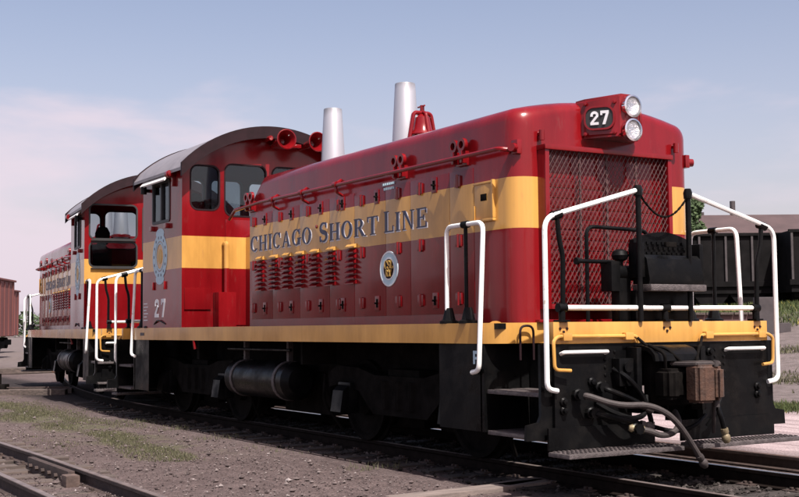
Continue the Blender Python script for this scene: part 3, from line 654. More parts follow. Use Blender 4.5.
    conn = MB().rings([[(X, y, z) for y, z in hood_prof(wd, zt, zc, rc)] for X, wd, zt, zc, rc in secs])
    P(conn, 'rear_hood', 'banded')
    rg = []
    rg.append([(-7.18, y, z) for y, z in hood_prof(W_, 1.78, 1.84, 0.08)])
    rg.append([(-6.76, y, z) for y, z in hood_prof(W_, ZT, ZC)])
    for X in (-5, -3, -1.5): rg.append([(X, y, z) for y, z in hood_prof(W_, ZT, ZC)])
    for k in range(0, 7):
        a = R(90*k/6); ins = 0.20*(1-math.cos(a)); X = -0.97+0.20*math.sin(a)
        rg.append([(X, y, z) for y, z in hood_prof(W_-ins, ZT-ins*0.55, ZC-ins*0.55)])
    hood = P(MB().rings(rg), 'hood', 'banded')
    P(MB().box(-0.86, -0.70, -0.98, 0.98, 0.0, 0.03, 0.01), 'hood_foot', 'red', hood)
    # doors, hinges, latches, louvers per side
    hx = [-7.02, -6.15, -5.30, -4.45, -3.86, -3.01, -2.53, -1.78]; lx = [-6.64, -5.79, -4.93, -4.34, -3.49, -2.24]
    dx = [-7.10, -6.40, -5.55, -4.70, -4.05, -3.30, -2.75, -1.95, -1.50]
    for s in (-1, 1):
        yw = s*W_
        for a, b in zip(dx, dx[1:]):
            P(MB().box(a+0.004, b-0.004, yw, yw+s*0.004, 0.10, 1.60, 0.0015), 'hood_door', 'banded', hood)
        for X in hx:
            for z in (0.26, 0.865, 1.49):
                P(MB().box(X-0.055, X-0.01, yw, yw+s*0.022, z-0.06, z+0.06, 0.006).box(X+0.01, X+0.055, yw, yw+s*0.022, z-0.06, z+0.06, 0.006).cone((X, yw+s*0.02, z-0.07), (X, yw+s*0.02, z+0.07), 0.014, n=8), 'hinge', 'red', hood)
        for X in lx:
            for z in (0.25, 1.50):
                l_ = P(MB().box(X-0.05, X+0.05, yw, yw+s*0.016, z-0.085, z+0.085, 0.006), 'latch', 'red', hood)
                P(MB().box(X-0.022, X+0.022, yw+s*0.014, yw+s*0.019, z-0.05, z+0.05).cone((X, yw, z), (X, yw+s*0.05, z), 0.012, n=6), 'latch_recess', 'running', hood)
        for X in (-6.79, -6.34, -5.92, -5.52, -5.09, -4.65, -4.11):
            for k in range(8):
                z = 0.965-0.0625*k
                poly = [(0.006, 0.022), (0.055, -0.02), (0.055, -0.032), (0.006, -0.026)]
                P(MB().prism(poly, lambda u, v, ww, z=z, X=X: (X+ww, s*(W_+u), z+v), -0.115, 0.115), 'louver', 'banded', hood)
        # hood-side handrail and its stand-offs
        hr = P(MB().tube([(-7.85, s*1.22, 1.60), (-7.5, s*1.28, 1.70), (-6.6, s*1.285, 1.735), (-0.92, s*1.285, 1.715), (-0.86, s*1.19, 1.70)], 0.024, 0.05), 'hood_handrail', 'red', hood)
        for X in (-6.2, -5.3, -4.35):
            P(MB().tube([(X, yw, 1.60), (X+0.02, yw+s*0.10, 1.64), (X, s*1.285, 1.735), (X-0.04, yw, 1.80)], 0.02, 0.03, n=6).cone((X-0.04, s*1.285, 1.735), (X+0.04, s*1.285, 1.735), 0.036), 'rail_standoff', 'red', hood)
        for X in (-7.06, -2.9, -1.68):
            lm = MB()
            for q in (-0.06, 0.06):
                lm.lathe((X+q*1.3, s*1.23, 1.85), (0, s, 0), [(0.040, 0), (0.072, 0), (0.072, 0.04), (0.040, 0.04), (0.040, 0)], 14)
                lm.box(X+q*1.3-0.02, X+q*1.3+0.02, yw-s*0.01, s*1.275, 1.66, 1.79, 0.006)
            lm.box(X-0.10, X+0.10, yw, yw+s*0.03, 1.64, 1.76, 0.008)
            P(lm, 'lifting_eye', 'red', hood)
        # yellow framed hatch near the front
        ht = P(MB().box(-1.47, -1.14, yw, yw+s*0.012, 1.05, 1.42, 0.004), 'hatch', 'banded', hood)
        P(MB().box(-1.15, -1.12, yw, yw+s*0.04, 1.056, 1.44, 0.008).box(-1.49, -1.12, yw, yw+s*0.04, 1.025, 1.055, 0.008).box(-1.49, -1.47, yw, yw+s*0.022, 1.056, 1.2, 0.004).box(-1.49, -1.151, yw, yw+s*0.022, 1.41, 1.43, 0.004), 'hatch_frame', 'yellow', hood)
        P(MB().box(-1.36, -1.26, yw+s*0.012, yw+s*0.02, 1.24, 1.31, 0.003), 'hatch_opening', 'running', hood)
        P(MB().lathe((-5.05, yw, 1.27), (0, s, 0), [(0.025, 0), (0.02, 0.02), (0, 0.022)], 8), 'bolt', 'red', hood)
        # side marker lamps on the rounded corner
        P(MB().cone((-0.84, s*1.12, 1.72), (-0.80, s*1.22, 1.72), 0.05, 0.042).box(-0.88, -0.78, s*1.10, s*1.16, 1.66, 1.80, 0.01), 'marker_bracket', 'red', hood)
        P(MB().cone((-0.80, s*0.90, 1.88), (-0.72, s*0.90, 1.86), 0.02).cone((-0.72, s*0.90, 1.90), (-0.72, s*0.90, 1.80), 0.028), 'hook', 'red', hood)
    # grille
    gy0, gy1, gz0, gz1 = -0.92, 0.76, 0.13, 1.70
    gr = P(MB().box(-0.775, -0.645, gy0, gy0+0.05, gz0, gz1+0.05, 0.006).box(-0.775, -0.645, gy1-0.05, gy1, gz0, gz1+0.05, 0.006).box(-0.775, -0.63, gy0-0.01, gy1+0.01, gz1+0.002, gz1+0.052, 0.006).box(-0.775, -0.645, gy0+0.05, gy1-0.05, gz0, gz0+0.05, 0.006), 'grille', 'red')
    a0, a1, b0, b1 = gy0+0.05, gy1-0.05, gz0+0.05, gz1
    for sl_, xx, rr in ((1.55, -0.668, 0.0048), (-1.55, -0.678, 0.0026)):
        stp = 0.056; c = b0-sl_*a1 if sl_ > 0 else b0-sl_*a0
        hi = b1-sl_*a0 if sl_ > 0 else b1-sl_*a1
        c += stp
        while c < hi:
            q = []
            for yy in (a0, a1):
                z = sl_*yy+c
                if b0 <= z <= b1: q.append((yy, z))
            for zz in (b0, b1):
                yy = (zz-c)/sl_
                if a0 < yy < a1: q.append((yy, zz))
            if len(q) >= 2:
                P(MB().cone((xx, q[0][0], q[0][1]), (xx, q[1][0], q[1][1]), rr, n=4, cap=False), 'bar', 'mesh', gr)
            c += stp*1.55
    for yy in (-0.45, -0.10, 0.30): P(MB().box(-0.70, -0.684, yy-0.012, yy+0.012, b0, b1), 'divider', 'mesh', gr)
    # shutters behind the mesh
    for k in range(12):
        z = b0+0.02+k*0.104
        P(MB().box(-0.772, -0.752, a0+0.005, a1-0.005, z, z+0.098, 0.003), 'shutter', 'red', gr)
    # headlight
    hb = [(-0.55, -0.62), (-0.08, -0.55), (0.02, -0.17), (0.02, 0.17), (-0.08, 0.55), (-0.55, 0.62)]
    hb = [(-0.90, -0.37), (-0.74, -0.35), (-0.46, -0.15), (-0.42, -0.11), (-0.42, 0.11), (-0.46, 0.15), (-0.74, 0.35), (-0.90, 0.37)]
    hl = MB()
    z0, z1 = 1.86, 2.26
    bt = bmesh.new(); lo = [bt.verts.new((a, c, z0+0.0)) for a, c in hb]; hi = [bt.verts.new((a, c, z1+(0.035 if a > -0.5 else 0.0))) for a, c in hb]
    bt.faces.new(lo[::-1]); bt.faces.new(hi)
    for i in range(len(hb)): bt.faces.new((lo[i], lo[(i+1) % len(hb)], hi[(i+1) % len(hb)], hi[i]))
    bmesh.ops.bevel(bt, geom=bt.edges[:], offset=0.03, segments=3, affect='EDGES'); hl.add(bt)
    head = P(hl, 'headlight', 'red')
    for z in (2.165, 1.925):
        P(MB().lathe((-0.43, 0, z), (1, 0, 0), [(0.0, 0), (0.115, 0), (0.115, 0.05), (0.098, 0.055), (0.095, 0.02), (0, 0.0)], 24), 'lamp_rim', 'chrome', head)
        P(MB().lathe((-0.41, 0, z), (1, 0, 0), [(0.0, 0), (0.096, 0.0), (0.092, 0.015), (0.06, 0.032), (0, 0.04)], 24), 'lamp', 'lens', head)
    for s in (-1, 1):
        A = Vector((-0.74, s*0.35, 2.055)); B = Vector((-0.46, s*0.15, 2.055)); d = (B-A).normalized(); nrm = Vector((0, 0, 1)).cross(d)*(-1 if s < 0 else 1)
        if nrm.x < 0: nrm = -nrm
        C0 = (A+B)/2
        def nb(u, v, ww): return C0+d*u+Vector((0, 0, v))+nrm*ww
        P(MB().prism(rrect(-0.152, 0.148, -0.115, 0.115, 0.085), nb, 0.0, 0.016), 'number_board', 'gasket', head)
        P(MB().addmesh(plate_mesh(rrect(-0.160, 0.156, -0.123, 0.123, 0.092), [rrect(-0.143, 0.139, -0.105, 0.105, 0.08)], 0.02), lambda c: nb(c.x, c.y, 0.016+c.z)), 'board_rim', 'red', head)
        k = 0
        for ch_, u in (('2', -0.098), ('7', 0.006)):
            g = MB()
            for poly in GLY[ch_][1]:
                k += 1; g.prism([(u+a*0.112, -0.07+b*0.14) if s < 0 else (-(u+0.115)+0.015+a*0.15 if False else (-u-0.13+(a)*0.15), -0.08+b*0.16) for a, b in poly] if s < 0 else [(u+a*0.112, -0.07+b*0.14) for a, b in poly],
                                (lambda uu, vv, ww: nb(uu, vv, ww)) if s < 0 else (lambda uu, vv, ww: nb(-uu, vv, ww)), 0.012, 0.021+0.0004*k)
            P(g, 'digit', 'white_print', head, False)
        for u in (-0.15, 0.15):
            for v in (-0.155, 0.155): P(MB().lathe(nb(u, v, 0.0), nrm, [(0.022, 0), (0.02, 0.02), (0, 0.024)], 8), 'latch_knob', 'red', head)
    # lettering on both sides
    def side_map(s, X0, z0):
        def f(u, v, ww):
            return (X0+u, -W_-ww, z0+v) if s < 0 else (-X0*0+X0-u, W_+ww, z0+v)
        return f
    words = (('CHICAGO', -7.13, -5.21, 1.07, 0.215), ('SHORT', -4.96, -3.48, 1.065, 0.215), ('LINE', -3.33, -2.40, 1.065, 0.215))
    for s in (-1, 1):
        for wd, xa, xb, z0, hh in words:
            tot = sum(GLY[c][0] for c in wd)+0.16*(len(wd)-1); k_ = (xb-xa)/tot
            x = 0; cc = -4.76
            for i, c in enumerate(wd):
                hs = hh*(1.13 if i == 0 and wd != 'CHICAGO' else 1.0)
                X0 = xa+x if s < 0 else 2*cc-(xa+x)
                f = side_map(s, X0, z0)
                a = MB(); b_ = MB(); q = 0
                for poly in GLY[c][1]:
                    q += 1
                    a.prism([(u*k_, v*hs) for u, v in poly], f, 0.003, 0.0105+0.0003*q)
                    b_.prism([(u*k_+0.022, v*hs-0.014) for u, v in poly], f, 0.002, 0.0068+0.00012*q)
                lo_ = P(a, 'letter', 'navy', hood, False); P(b_, 'letter_shadow', 'white_print', hood, False)
                x += (GLY[c][0]+0.16)*k_
        # round railway emblem
        cx, cz, rr = -3.225, 0.64, 0.205
        circ = lambda r_, n=28: [(r_*math.cos(2*math.pi*i/n), r_*math.sin(2*math.pi*i/n)) for i in range(n)]
        f = side_map(s, cx, cz)
        em = P(MB().prism(circ(rr), f, 0.0, 0.010), 'emblem', 'blue_print', hood)
        P(MB().addmesh(plate_mesh(circ(rr*0.99), [circ(rr*0.91)], 0.004), lambda c: f(c.x, c.y, 0.011+c.z)), 'emblem_ring', 'white_print', hood)
        P(MB().addmesh(plate_mesh(circ(rr*0.64), [circ(rr*0.56)], 0.004), lambda c: f(c.x, c.y, 0.011+c.z)), 'emblem_ring', 'white_print', hood)
        P(MB().prism(circ(rr*0.56), f, 0.0, 0.0115), 'emblem_centre', 'roofedge', hood)
        q = 0; g = MB()
        for txt, vz, sc, st in (('CSL', 0.002, 0.092, -0.098), ('RY', -0.088, 0.076, -0.060)):
            u0 = st
            for c in txt:
                for poly in GLY[c][1]:
                    q += 1; g.prism([(u0+a*sc, vz+b*sc*1.05) for a, b in poly], f, 0.010, 0.0135+0.0002*q)
                u0 += (GLY[c][0]+0.06)*sc
        P(g, 'emblem_letters', 'gold_print', hood, False)
        # small builder's stencil near the top, too small to read
        g = MB()
        for r_, (l0, l1) in enumerate(((0.0, 0.27), (0.03, 0.25))):
            u = l0
            while u < l1: g.prism([(u, -0.055*r_), (u+0.026, -0.055*r_), (u+0.026, 0.03-0.055*r_), (u, 0.03-0.055*r_)], side_map(s, -3.36 if s < 0 else -3.1, 1.61), 0.0, 0.009); u += 0.042
        P(g, 'stencil', 'blue_print', hood, False)
    # ---- stacks and bell
    for X in (-6.84, -4.78):
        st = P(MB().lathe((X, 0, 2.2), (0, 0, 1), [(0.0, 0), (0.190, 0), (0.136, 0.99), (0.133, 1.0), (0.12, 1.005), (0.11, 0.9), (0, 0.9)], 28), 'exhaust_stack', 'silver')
        P(MB().lathe((X, 0, 2.22), (0, 0, 1), [(0.0, 0), (0.23, 0), (0.23, 0.06), (0.18, 0.08), (0, 0.08)], 24), 'stack_collar', 'red', st)
    bl_ = P(MB().lathe((-4.36, 0, 2.44), (0, 0, 1), [(0.0, 0.02), (0.17, 0.0), (0.175, 0.015), (0.13, 0.08), (0.11, 0.17), (0.095, 0.24), (0.05, 0.28), (0.0, 0.29)], 24), 'bell', 'red')
    P(MB().box(-4.40, -4.32, -0.24, 0.24, 2.24, 2.32, 0.01).tube([(-4.36, -0.22, 2.28), (-4.36, -0.13, 2.74), (-4.36, 0.13, 2.74), (-4.36, 0.22, 2.28)], 0.028, 0.05).tube([(-4.56, 0, 2.28), (-4.44, 0, 2.74), (-4.28, 0, 2.74), (-4.16, 0, 2.28)], 0.024, 0.05).cone((-4.36, 0, 2.72), (-4.36, 0, 2.84), 0.03).cone((-4.46, 0, 2.83), (-4.30, 0, 2.83), 0.012), 'bell_frame', 'red', bl_)
    P(MB().cone((-4.36, 0, 2.42), (-4.36, 0, 2.5), 0.03), 'clapper', 'running', bl_)
    # ---- cab
    XF, XR = -9.085, -10.935
    RR = 2.17; zc0 = 3.20-RR
    def roof_z(y, d=0.0): return zc0+math.sqrt((RR+d)**2-y*y)
    arc = [(1.5-3.0*k/24) for k in range(25)]
    outer = [(-1.5, 0.0), (1.5, 0.0)]+[(y, roof_z(y)-0.06) for y in arc]
    fwin = [(-1.36, -0.87, 1.86, 2.57), (-0.78, -0.05, 1.78, 2.62), (0.05, 0.78, 1.78, 2.62), (0.87, 1.36, 1.86, 2.57)]
    rwin = [(-1.40, -0.42, 1.86, 2.58), (-1.40, -0.42, 1.28, 1.80), (0.42, 1.40, 1.86, 2.58), (0.42, 1.40, 1.28, 1.80), (-0.30, 0.30, 1.55, 2.60)]
    cab = MB()
    yz = lambda X: (lambda c: Vector((X+c.z, c.x, c.y)))
    cab.addmesh(plate_mesh(outer, [rrect(*q, 0.13) for q in fwin], 0.05), yz(XF-0.025))
    cab.addmesh(plate_mesh(outer, [rrect(*q, 0.11) for q in rwin], 0.05), yz(XR+0.025))
    swin = (-10.44, -9.63, 1.72, 2.39)
    for s in (-1, 1):
        me = plate_mesh([(XR+0.05, 0), (XF-0.05, 0), (XF-0.05, roof_z(1.5)-0.06), (XR+0.05, roof_z(1.5)-0.06)], [rrect(*swin, 0.05, 3)], 0.05)
        cab.addmesh(me, lambda c: Vector((c.x, s*(1.475)+c.z, c.y)))
    cabo = P(cab, 'cab', 'banded')
    ins = MB().box(XR+0.06, XF-0.06, -1.44, 1.44, 0.0, 0.03).box(XF-0.62, XF-0.1, -0.9, 0.2, 0.03, 1.5, 0.03).box(XR+0.1, XR+0.4, -1.2, 1.2, 0.03, 1.25, 0.02)
    P(ins, 'cab_interior', 'inside', cabo)
    for yy in (-1.0, 0.95):
        P(MB().box(-10.25, -9.8, yy-0.22, yy+0.22, 1.15, 1.27, 0.04).box(-9.9, -9.82, yy-0.2, yy+0.2, 1.27, 1.72, 0.03).lathe((-9.86, yy, 2.02), (0, 0, 1), [(0, -0.24), (0.10, -0.2), (0.15, -0.1), (0.16, 0.05), (0.1, 0.17), (0, 0.2)], 12), 'seat', 'running', cabo)
    for q in fwin:
        P(MB().addmesh(plate_mesh(rrect(q[0]-0.012, q[1]+0.012, q[2]-0.012, q[3]+0.012, 0.14), [rrect(q[0]+0.012, q[1]-0.012, q[2]+0.012, q[3]-0.012, 0.12)], 0.062), yz(XF-0.025)), 'window_frame', 'roofedge', cabo)
        P(MB().prism(rrect(q[0], q[1], q[2], q[3], 0.13), lambda u, v, ww: (XF-0.03+ww, u, v), 0, 0.006), 'window_pane', 'glass', cabo)
    for i, q in enumerate(rwin):
        P(MB().addmesh(plate_mesh(rrect(q[0]-0.015, q[1]+0.015, q[2]-0.015, q[3]+0.015, 0.125), [rrect(q[0]+0.018, q[1]-0.018, q[2]+0.018, q[3]-0.018, 0.09)], 0.062), yz(XR+0.025)), 'window_frame', 'gasket', cabo)
        if i not in (0, 2): P(MB().prism(rrect(q[0], q[1], q[2], q[3], 0.11), lambda u, v, ww: (XR+0.03+ww, u, v), 0, 0.006), 'window_pane', 'glass', cabo)
        P(MB().box(XR-0.05, XR, q[0]+0.03, q[1]-0.03, q[2]-0.04, q[2]-0.02, 0.004), 'window_sill', 'gasket', cabo)
    for s in (-1, 1):
        y = s*1.475
        P(MB().addmesh(plate_mesh(rrect(swin[0]-0.015, swin[1]+0.015, swin[2]-0.015, swin[3]+0.015, 0.06), [rrect(swin[0]+0.03, swin[1]-0.03, swin[2]+0.03, swin[3]-0.03, 0.03)], 0.075), lambda c: Vector((c.x, y+c.z, c.y))).box(-10.07, -10.02, y-0.03, y+0.03, swin[2]+0.02, swin[3]-0.02), 'window_frame', 'gasket', cabo)
        P(MB().box(swin[0]+0.02, -10.06, y-0.012, y-0.006, swin[2]+0.02, swin[3]-0.02), 'window_pane', 'glass', cabo)
        P(MB().box(-10.03, swin[1]-0.02, y+0.006, y+0.012, swin[2]+0.02, swin[3]-0.02), 'window_pane', 'glass', cabo)
        P(MB().prism([(1.50, 2.53), (1.502, 2.50), (1.62, 2.35), (1.635, 2.37)], lambda u, v, ww: (ww, s*u, v), -10.72, -9.55), 'sun_visor', 'white', cabo)
        for X in (-10.40, -9.70): P(MB().box(X-0.05, X+0.05, s*1.5, s*1.56, 1.60, 1.68, 0.01), 'sill_bracket', 'red', cabo)
        P(MB().cone((-10.62, s*1.5, 2.3), (-10.62, s*1.60, 2.3), 0.03).cone((-10.62, s*1.60, 2.24), (-10.62, s*1.60, 2.36), 0.05), 'mirror', 'black', cabo)
        P(MB().cone((-9.42, s*1.50, 2.44), (-9.42, s*1.60, 2.44), 0.03).cone((-9.46, s*1.60, 2.44), (-9.36, s*1.60, 2.44), 0.06).lathe((-9.36, s*1.60, 2.44), (1, 0, 0), [(0.05, 0), (0.04, 0.03), (0, 0.04)], 12).box(-9.45, -9.39, s*1.5, s*1.55, 2.25, 2.5, 0.01), 'marker_lamp', 'red', cabo)
        # cab emblem: oval ring with small caps above and below
        ov = lambda a, b, n=30: [(a*math.cos(2*math.pi*i/n), b*math.sin(2*math.pi*i/n)) for i in range(n)]
        f = lambda u, v, ww: (-10.08+(u if s < 0 else -u), s*(1.5+ww), 1.165+v)
        P(MB().addmesh(plate_mesh(ov(0.345, 0.38), [ov(0.215, 0.25)], 0.006), lambda c: Vector(f(c.x, c.y, 0.004+c.z))), 'cab_emblem', 'blue_print', cabo)
        P(MB().addmesh(plate_mesh(ov(0.195, 0.235), [ov(0.165, 0.205)], 0.006), lambda c: Vector(f(c.x, c.y, 0.004+c.z))), 'emblem_ring', 'blue_print', cabo)
        P(MB().prism(ov(0.19, 0.085), lambda u, v, ww: f(u, v+0.375, ww), 0, 0.0055).prism(ov(0.19, 0.085), lambda u, v, ww: f(u, v-0.375, ww), 0, 0.0055), 'emblem_cap', 'blue_print', cabo)
        P(MB().prism(ov(0.09, 0.12), f, 0.0, 0.005), 'emblem_centre', 'gold_print', cabo)
        g = MB()
        for k in range(14):
            a = 2*math.pi*k/14; c_, s_ = math.cos(a), math.sin(a)
            g.prism([(0.28*c_-0.018, 0.315*s_-0.022), (0.28*c_+0.018, 0.315*s_-0.022), (0.28*c_+0.018, 0.315*s_+0.022), (0.28*c_-0.018, 0.315*s_+0.022)], f, 0.004, 0.009)
        tag(P(g, 'emblem_marks', 'navy', cabo, False), kind='stuff')
        for ch_, u in (('2', -10.32), ('7', -10.03)):
            g = MB(); k = 0; sc = 0.25; hh = 0.30
            for poly in GLY[ch_][1]:
                k += 1; g.prism([(a*sc, b*hh) for a, b in poly], (lambda uu, vv, ww, u=u: (u+uu, -1.5-ww, 0.17+vv)) if s < 0 else (lambda uu, vv, ww, u=u: (-20.1-u-uu, 1.5+ww, 0.17+vv)), 0.0, 0.004+0.0004*k)
            P(g, 'digit', 'white_print', cabo, False)
        g = MB()
        for r_ in range(6): g.box(XR+0.06, XR+0.06+(0.20, 0.16, 0.22, 0.14, 0.2, 0.18)[r_], s*1.5, s*1.503, 0.12+0.055*r_, 0.137+0.055*r_)
        P(g, 'stencil', 'white_print', cabo, False)
        for X in (-10.37, -9.83): P(MB().box(X-0.02, X+0.02, s*1.5, s*1.53, 0.62, 0.75, 0.006), 'hook', 'red', cabo)
        P(MB().tube([(-10.35, s*1.5, 0.06), (-10.1, s*1.53, 0.13), (-9.8, s*1.5, 0.06)], 0.012, 0.1), 'grab_iron', 'black', cabo)
    # roof shell with overhang
    rf = MB(); rs = []
    yy = [1.60-3.2*k/28 for k in range(29)]
    for X in (XF+0.23, XR-0.22):
        top = [(X, y, roof_z(y, 0.03) if abs(y) < 1.58 else roof_z(y, 0.0)-0.0) for y in yy]; bot = [(X, y, roof_z(y)-0.05) for y in reversed(yy)]
        rs.append(top+bot)
    P(rf.rings(rs), 'roof', 'roof', cabo)
    for X in (XF+0.2, XR-0.25):
        rs = []
        for Xo in (X, X+0.05):
            rs.append([(Xo, y, roof_z(y, 0.045)) for y in yy]+[(Xo, y, roof_z(y)-0.15) for y in reversed(yy)])
        P(MB().rings(rs), 'roof_edge', 'roofedge', cabo)
    # horns on the roof front
    for y, tilt in ((0.06, -0.08), (0.55, 0.02)):
        d = Vector((1, tilt, 0.02)); hz_ = 2.97
        hn = P(MB().lathe((-9.09, y, hz_), d, [(0.0, 0), (0.05, 0.0), (0.055, 0.25), (0.075, 0.45), (0.12, 0.60), (0.165, 0.66), (0.15, 0.665), (0.10, 0.60), (0.05, 0.42), (0, 0.40)], 22).box(-9.0, -8.88, y-0.05, y+0.05, hz_, roof_z(y)-0.04, 0.01), 'horn', 'red')
    P(MB().box(-8.9, -8.8, 0.0, 0.45, 2.92, 2.98, 0.01).cone((-8.95, -0.12, 3.04), (-8.75, -0.12, 3.04), 0.04).cone((-8.86, 0.1, 2.95), (-8.86, 0.1, 3.05), 0.03), 'horn_bracket', 'red')
    # cab door, pipe and sand box on the front wall
    for s in (-1, 1):
        P(MB().box(XF, XF+0.012, s*0.32, s*0.77, 0.03, 1.72, 0.003), 'cab_door', 'gloss', cabo)
        P(MB().tube([(XF+0.02, s*0.79, 1.32), (XF+0.10, s*0.79, 1.33), (XF+0.10, s*0.79, 0.55)], 0.045, 0.06, n=10), 'sand_pipe', 'banded', cabo)
        P(MB().box(XF+0.005, XF+0.24, s*0.68, s*0.98, 0.0, 0.55, 0.012), 'sand_box', 'red')
        P(MB().box(XF, XF+0.02, s*1.46, s*1.02, 0.28, 0.62, 0.004), 'access_cover', 'red', cabo)
    # yellow capital letter on the black apron
    g = MB().box(-1.13, -1.10, -1.476, -1.47, -0.40, -0.27).box(-1.10, -1.03, -1.476, -1.47, -0.30, -0.27).box(-1.10, -1.05, -1.476, -1.47, -0.355, -0.33)
    P(g, 'front_mark', 'blue_print', None, False)
    P(MB().box(-11.05, -10.85, -1.504, -1.5, -0.13, -0.08), 'builder_plate', 'tread')
    # ---- below the deck
    for s in (-1, 1):
        tk = P(MB().lathe((-7.85, s*1.08, -0.74), (1, 0, 0), [(0, 0), (0.18, 0.02), (0.26, 0.10), (0.26, 2.0), (0.18, 2.10), (0, 2.12)], 22), 'air_reservoir', 'black')
        for X in (-7.55, -6.1): P(MB().lathe((X, s*1.08, -0.74), (1, 0, 0), [(0.258, 0), (0.272, 0.0), (0.272, 0.07), (0.258, 0.07)], 22).box(X, X+0.06, s*1.05, s*1.12, -0.5, -0.1), 'tank_strap', 'tread', tk)
        P(MB().cone((-7.8, s*1.25, -0.32), (-5.7, s*1.25, -0.32), 0.02), 'air_pipe', 'black')
        P(MB().box(-5.3, -5.25, s*0.8, s*1.3, -0.5, -0.07), 'hanger', 'running'); P(MB().box(-9.2, -9.1, s*0.9, s*1.2, -0.5, -0.07), 'hanger', 'running')
        P(MB().cone((-8.75, s*1.40, -0.33), (-8.75, s*1.44, -0.2), 0.03, 0.012), 'drain_cock', 'red')
    P(MB().box(-7.0, -5.6, -0.72, 0.72, -1.2, -0.62, 0.05), 'fuel_tank', 'running')
    for cx in (-3.25, -9.6):
        tr_ = P(MB().box(cx-0.35, cx+0.35, -1.0, 1.0, -0.75, -0.52, 0.03), 'truck', 'running')
        for s in (-1, 1):
            pr = [(-1.75, -0.60), (-1.5, -0.50), (-0.95, -0.52), (-0.55, -0.60), (0.55, -0.60), (0.95, -0.52), (1.5, -0.50), (1.75, -0.60), (1.72, -0.78), (1.50, -0.74), (0.95, -0.80), (0.6, -1.06), (-0.6, -1.06), (-0.95, -0.80), (-1.5, -0.74), (-1.72, -0.78)]
            P(MB().prism([(cx+a, b) for a, b in pr], lambda u, v, ww: (u, s*ww, v), 0.94, 1.06), 'side_frame', 'running', tr_)
            for q in (-0.3, 0, 0.3):
                P(MB().cone((cx+q, s*1.02, -0.98), (cx+q, s*1.02, -0.66), 0.085, n=10), 'spring', 'running', tr_)
            for ax in (-1.22, 1.22):
                P(MB().box(cx+ax-0.16, cx+ax+0.16, s*0.98, s*1.12, -1.08, -0.70, 0.03).prism([(1.10, -0.72), (1.20, -0.80), (1.24, -1.06), (1.10, -1.10)], lambda u, v, ww: (ww, s*u, v), cx+ax-0.13, cx+ax+0.13), 'journal_box', 'black', tr_)
                P(MB().lathe((cx+ax, s*0.70, -0.93), (0, s, 0), [(0, -0.02), (0.54, -0.02), (0.54, 0.02), (0.50, 0.03), (0.50, 0.12), (0.45, 0.12), (0.42, 0.08), (0.2, 0.06), (0.18, 0.14), (0, 0.14)], 30), 'wheel', 'running', tr_)
        for ax in (-0.66, 0.66): P(MB().box(cx+ax-0.5, cx+ax+0.5, -0.62, 0.62, -1.24, -0.55, 0.08), 'traction_motor', 'running', tr_)
        for ax in (-1.22, 1.22): P(MB().cone((cx+ax, -0.7, -0.93), (cx+ax, 0.7, -0.93), 0.09), 'axle', 'running', tr_)
        for ax in (-2.0, 2.0): P(MB().tube([(cx+ax*0.97, -1.0, -0.62), (cx+ax, -1.0, -0.98), (cx+ax*0.93, -0.78, -1.36)], 0.02, 0.1), 'sand_hose', 'running', tr_)
    return root

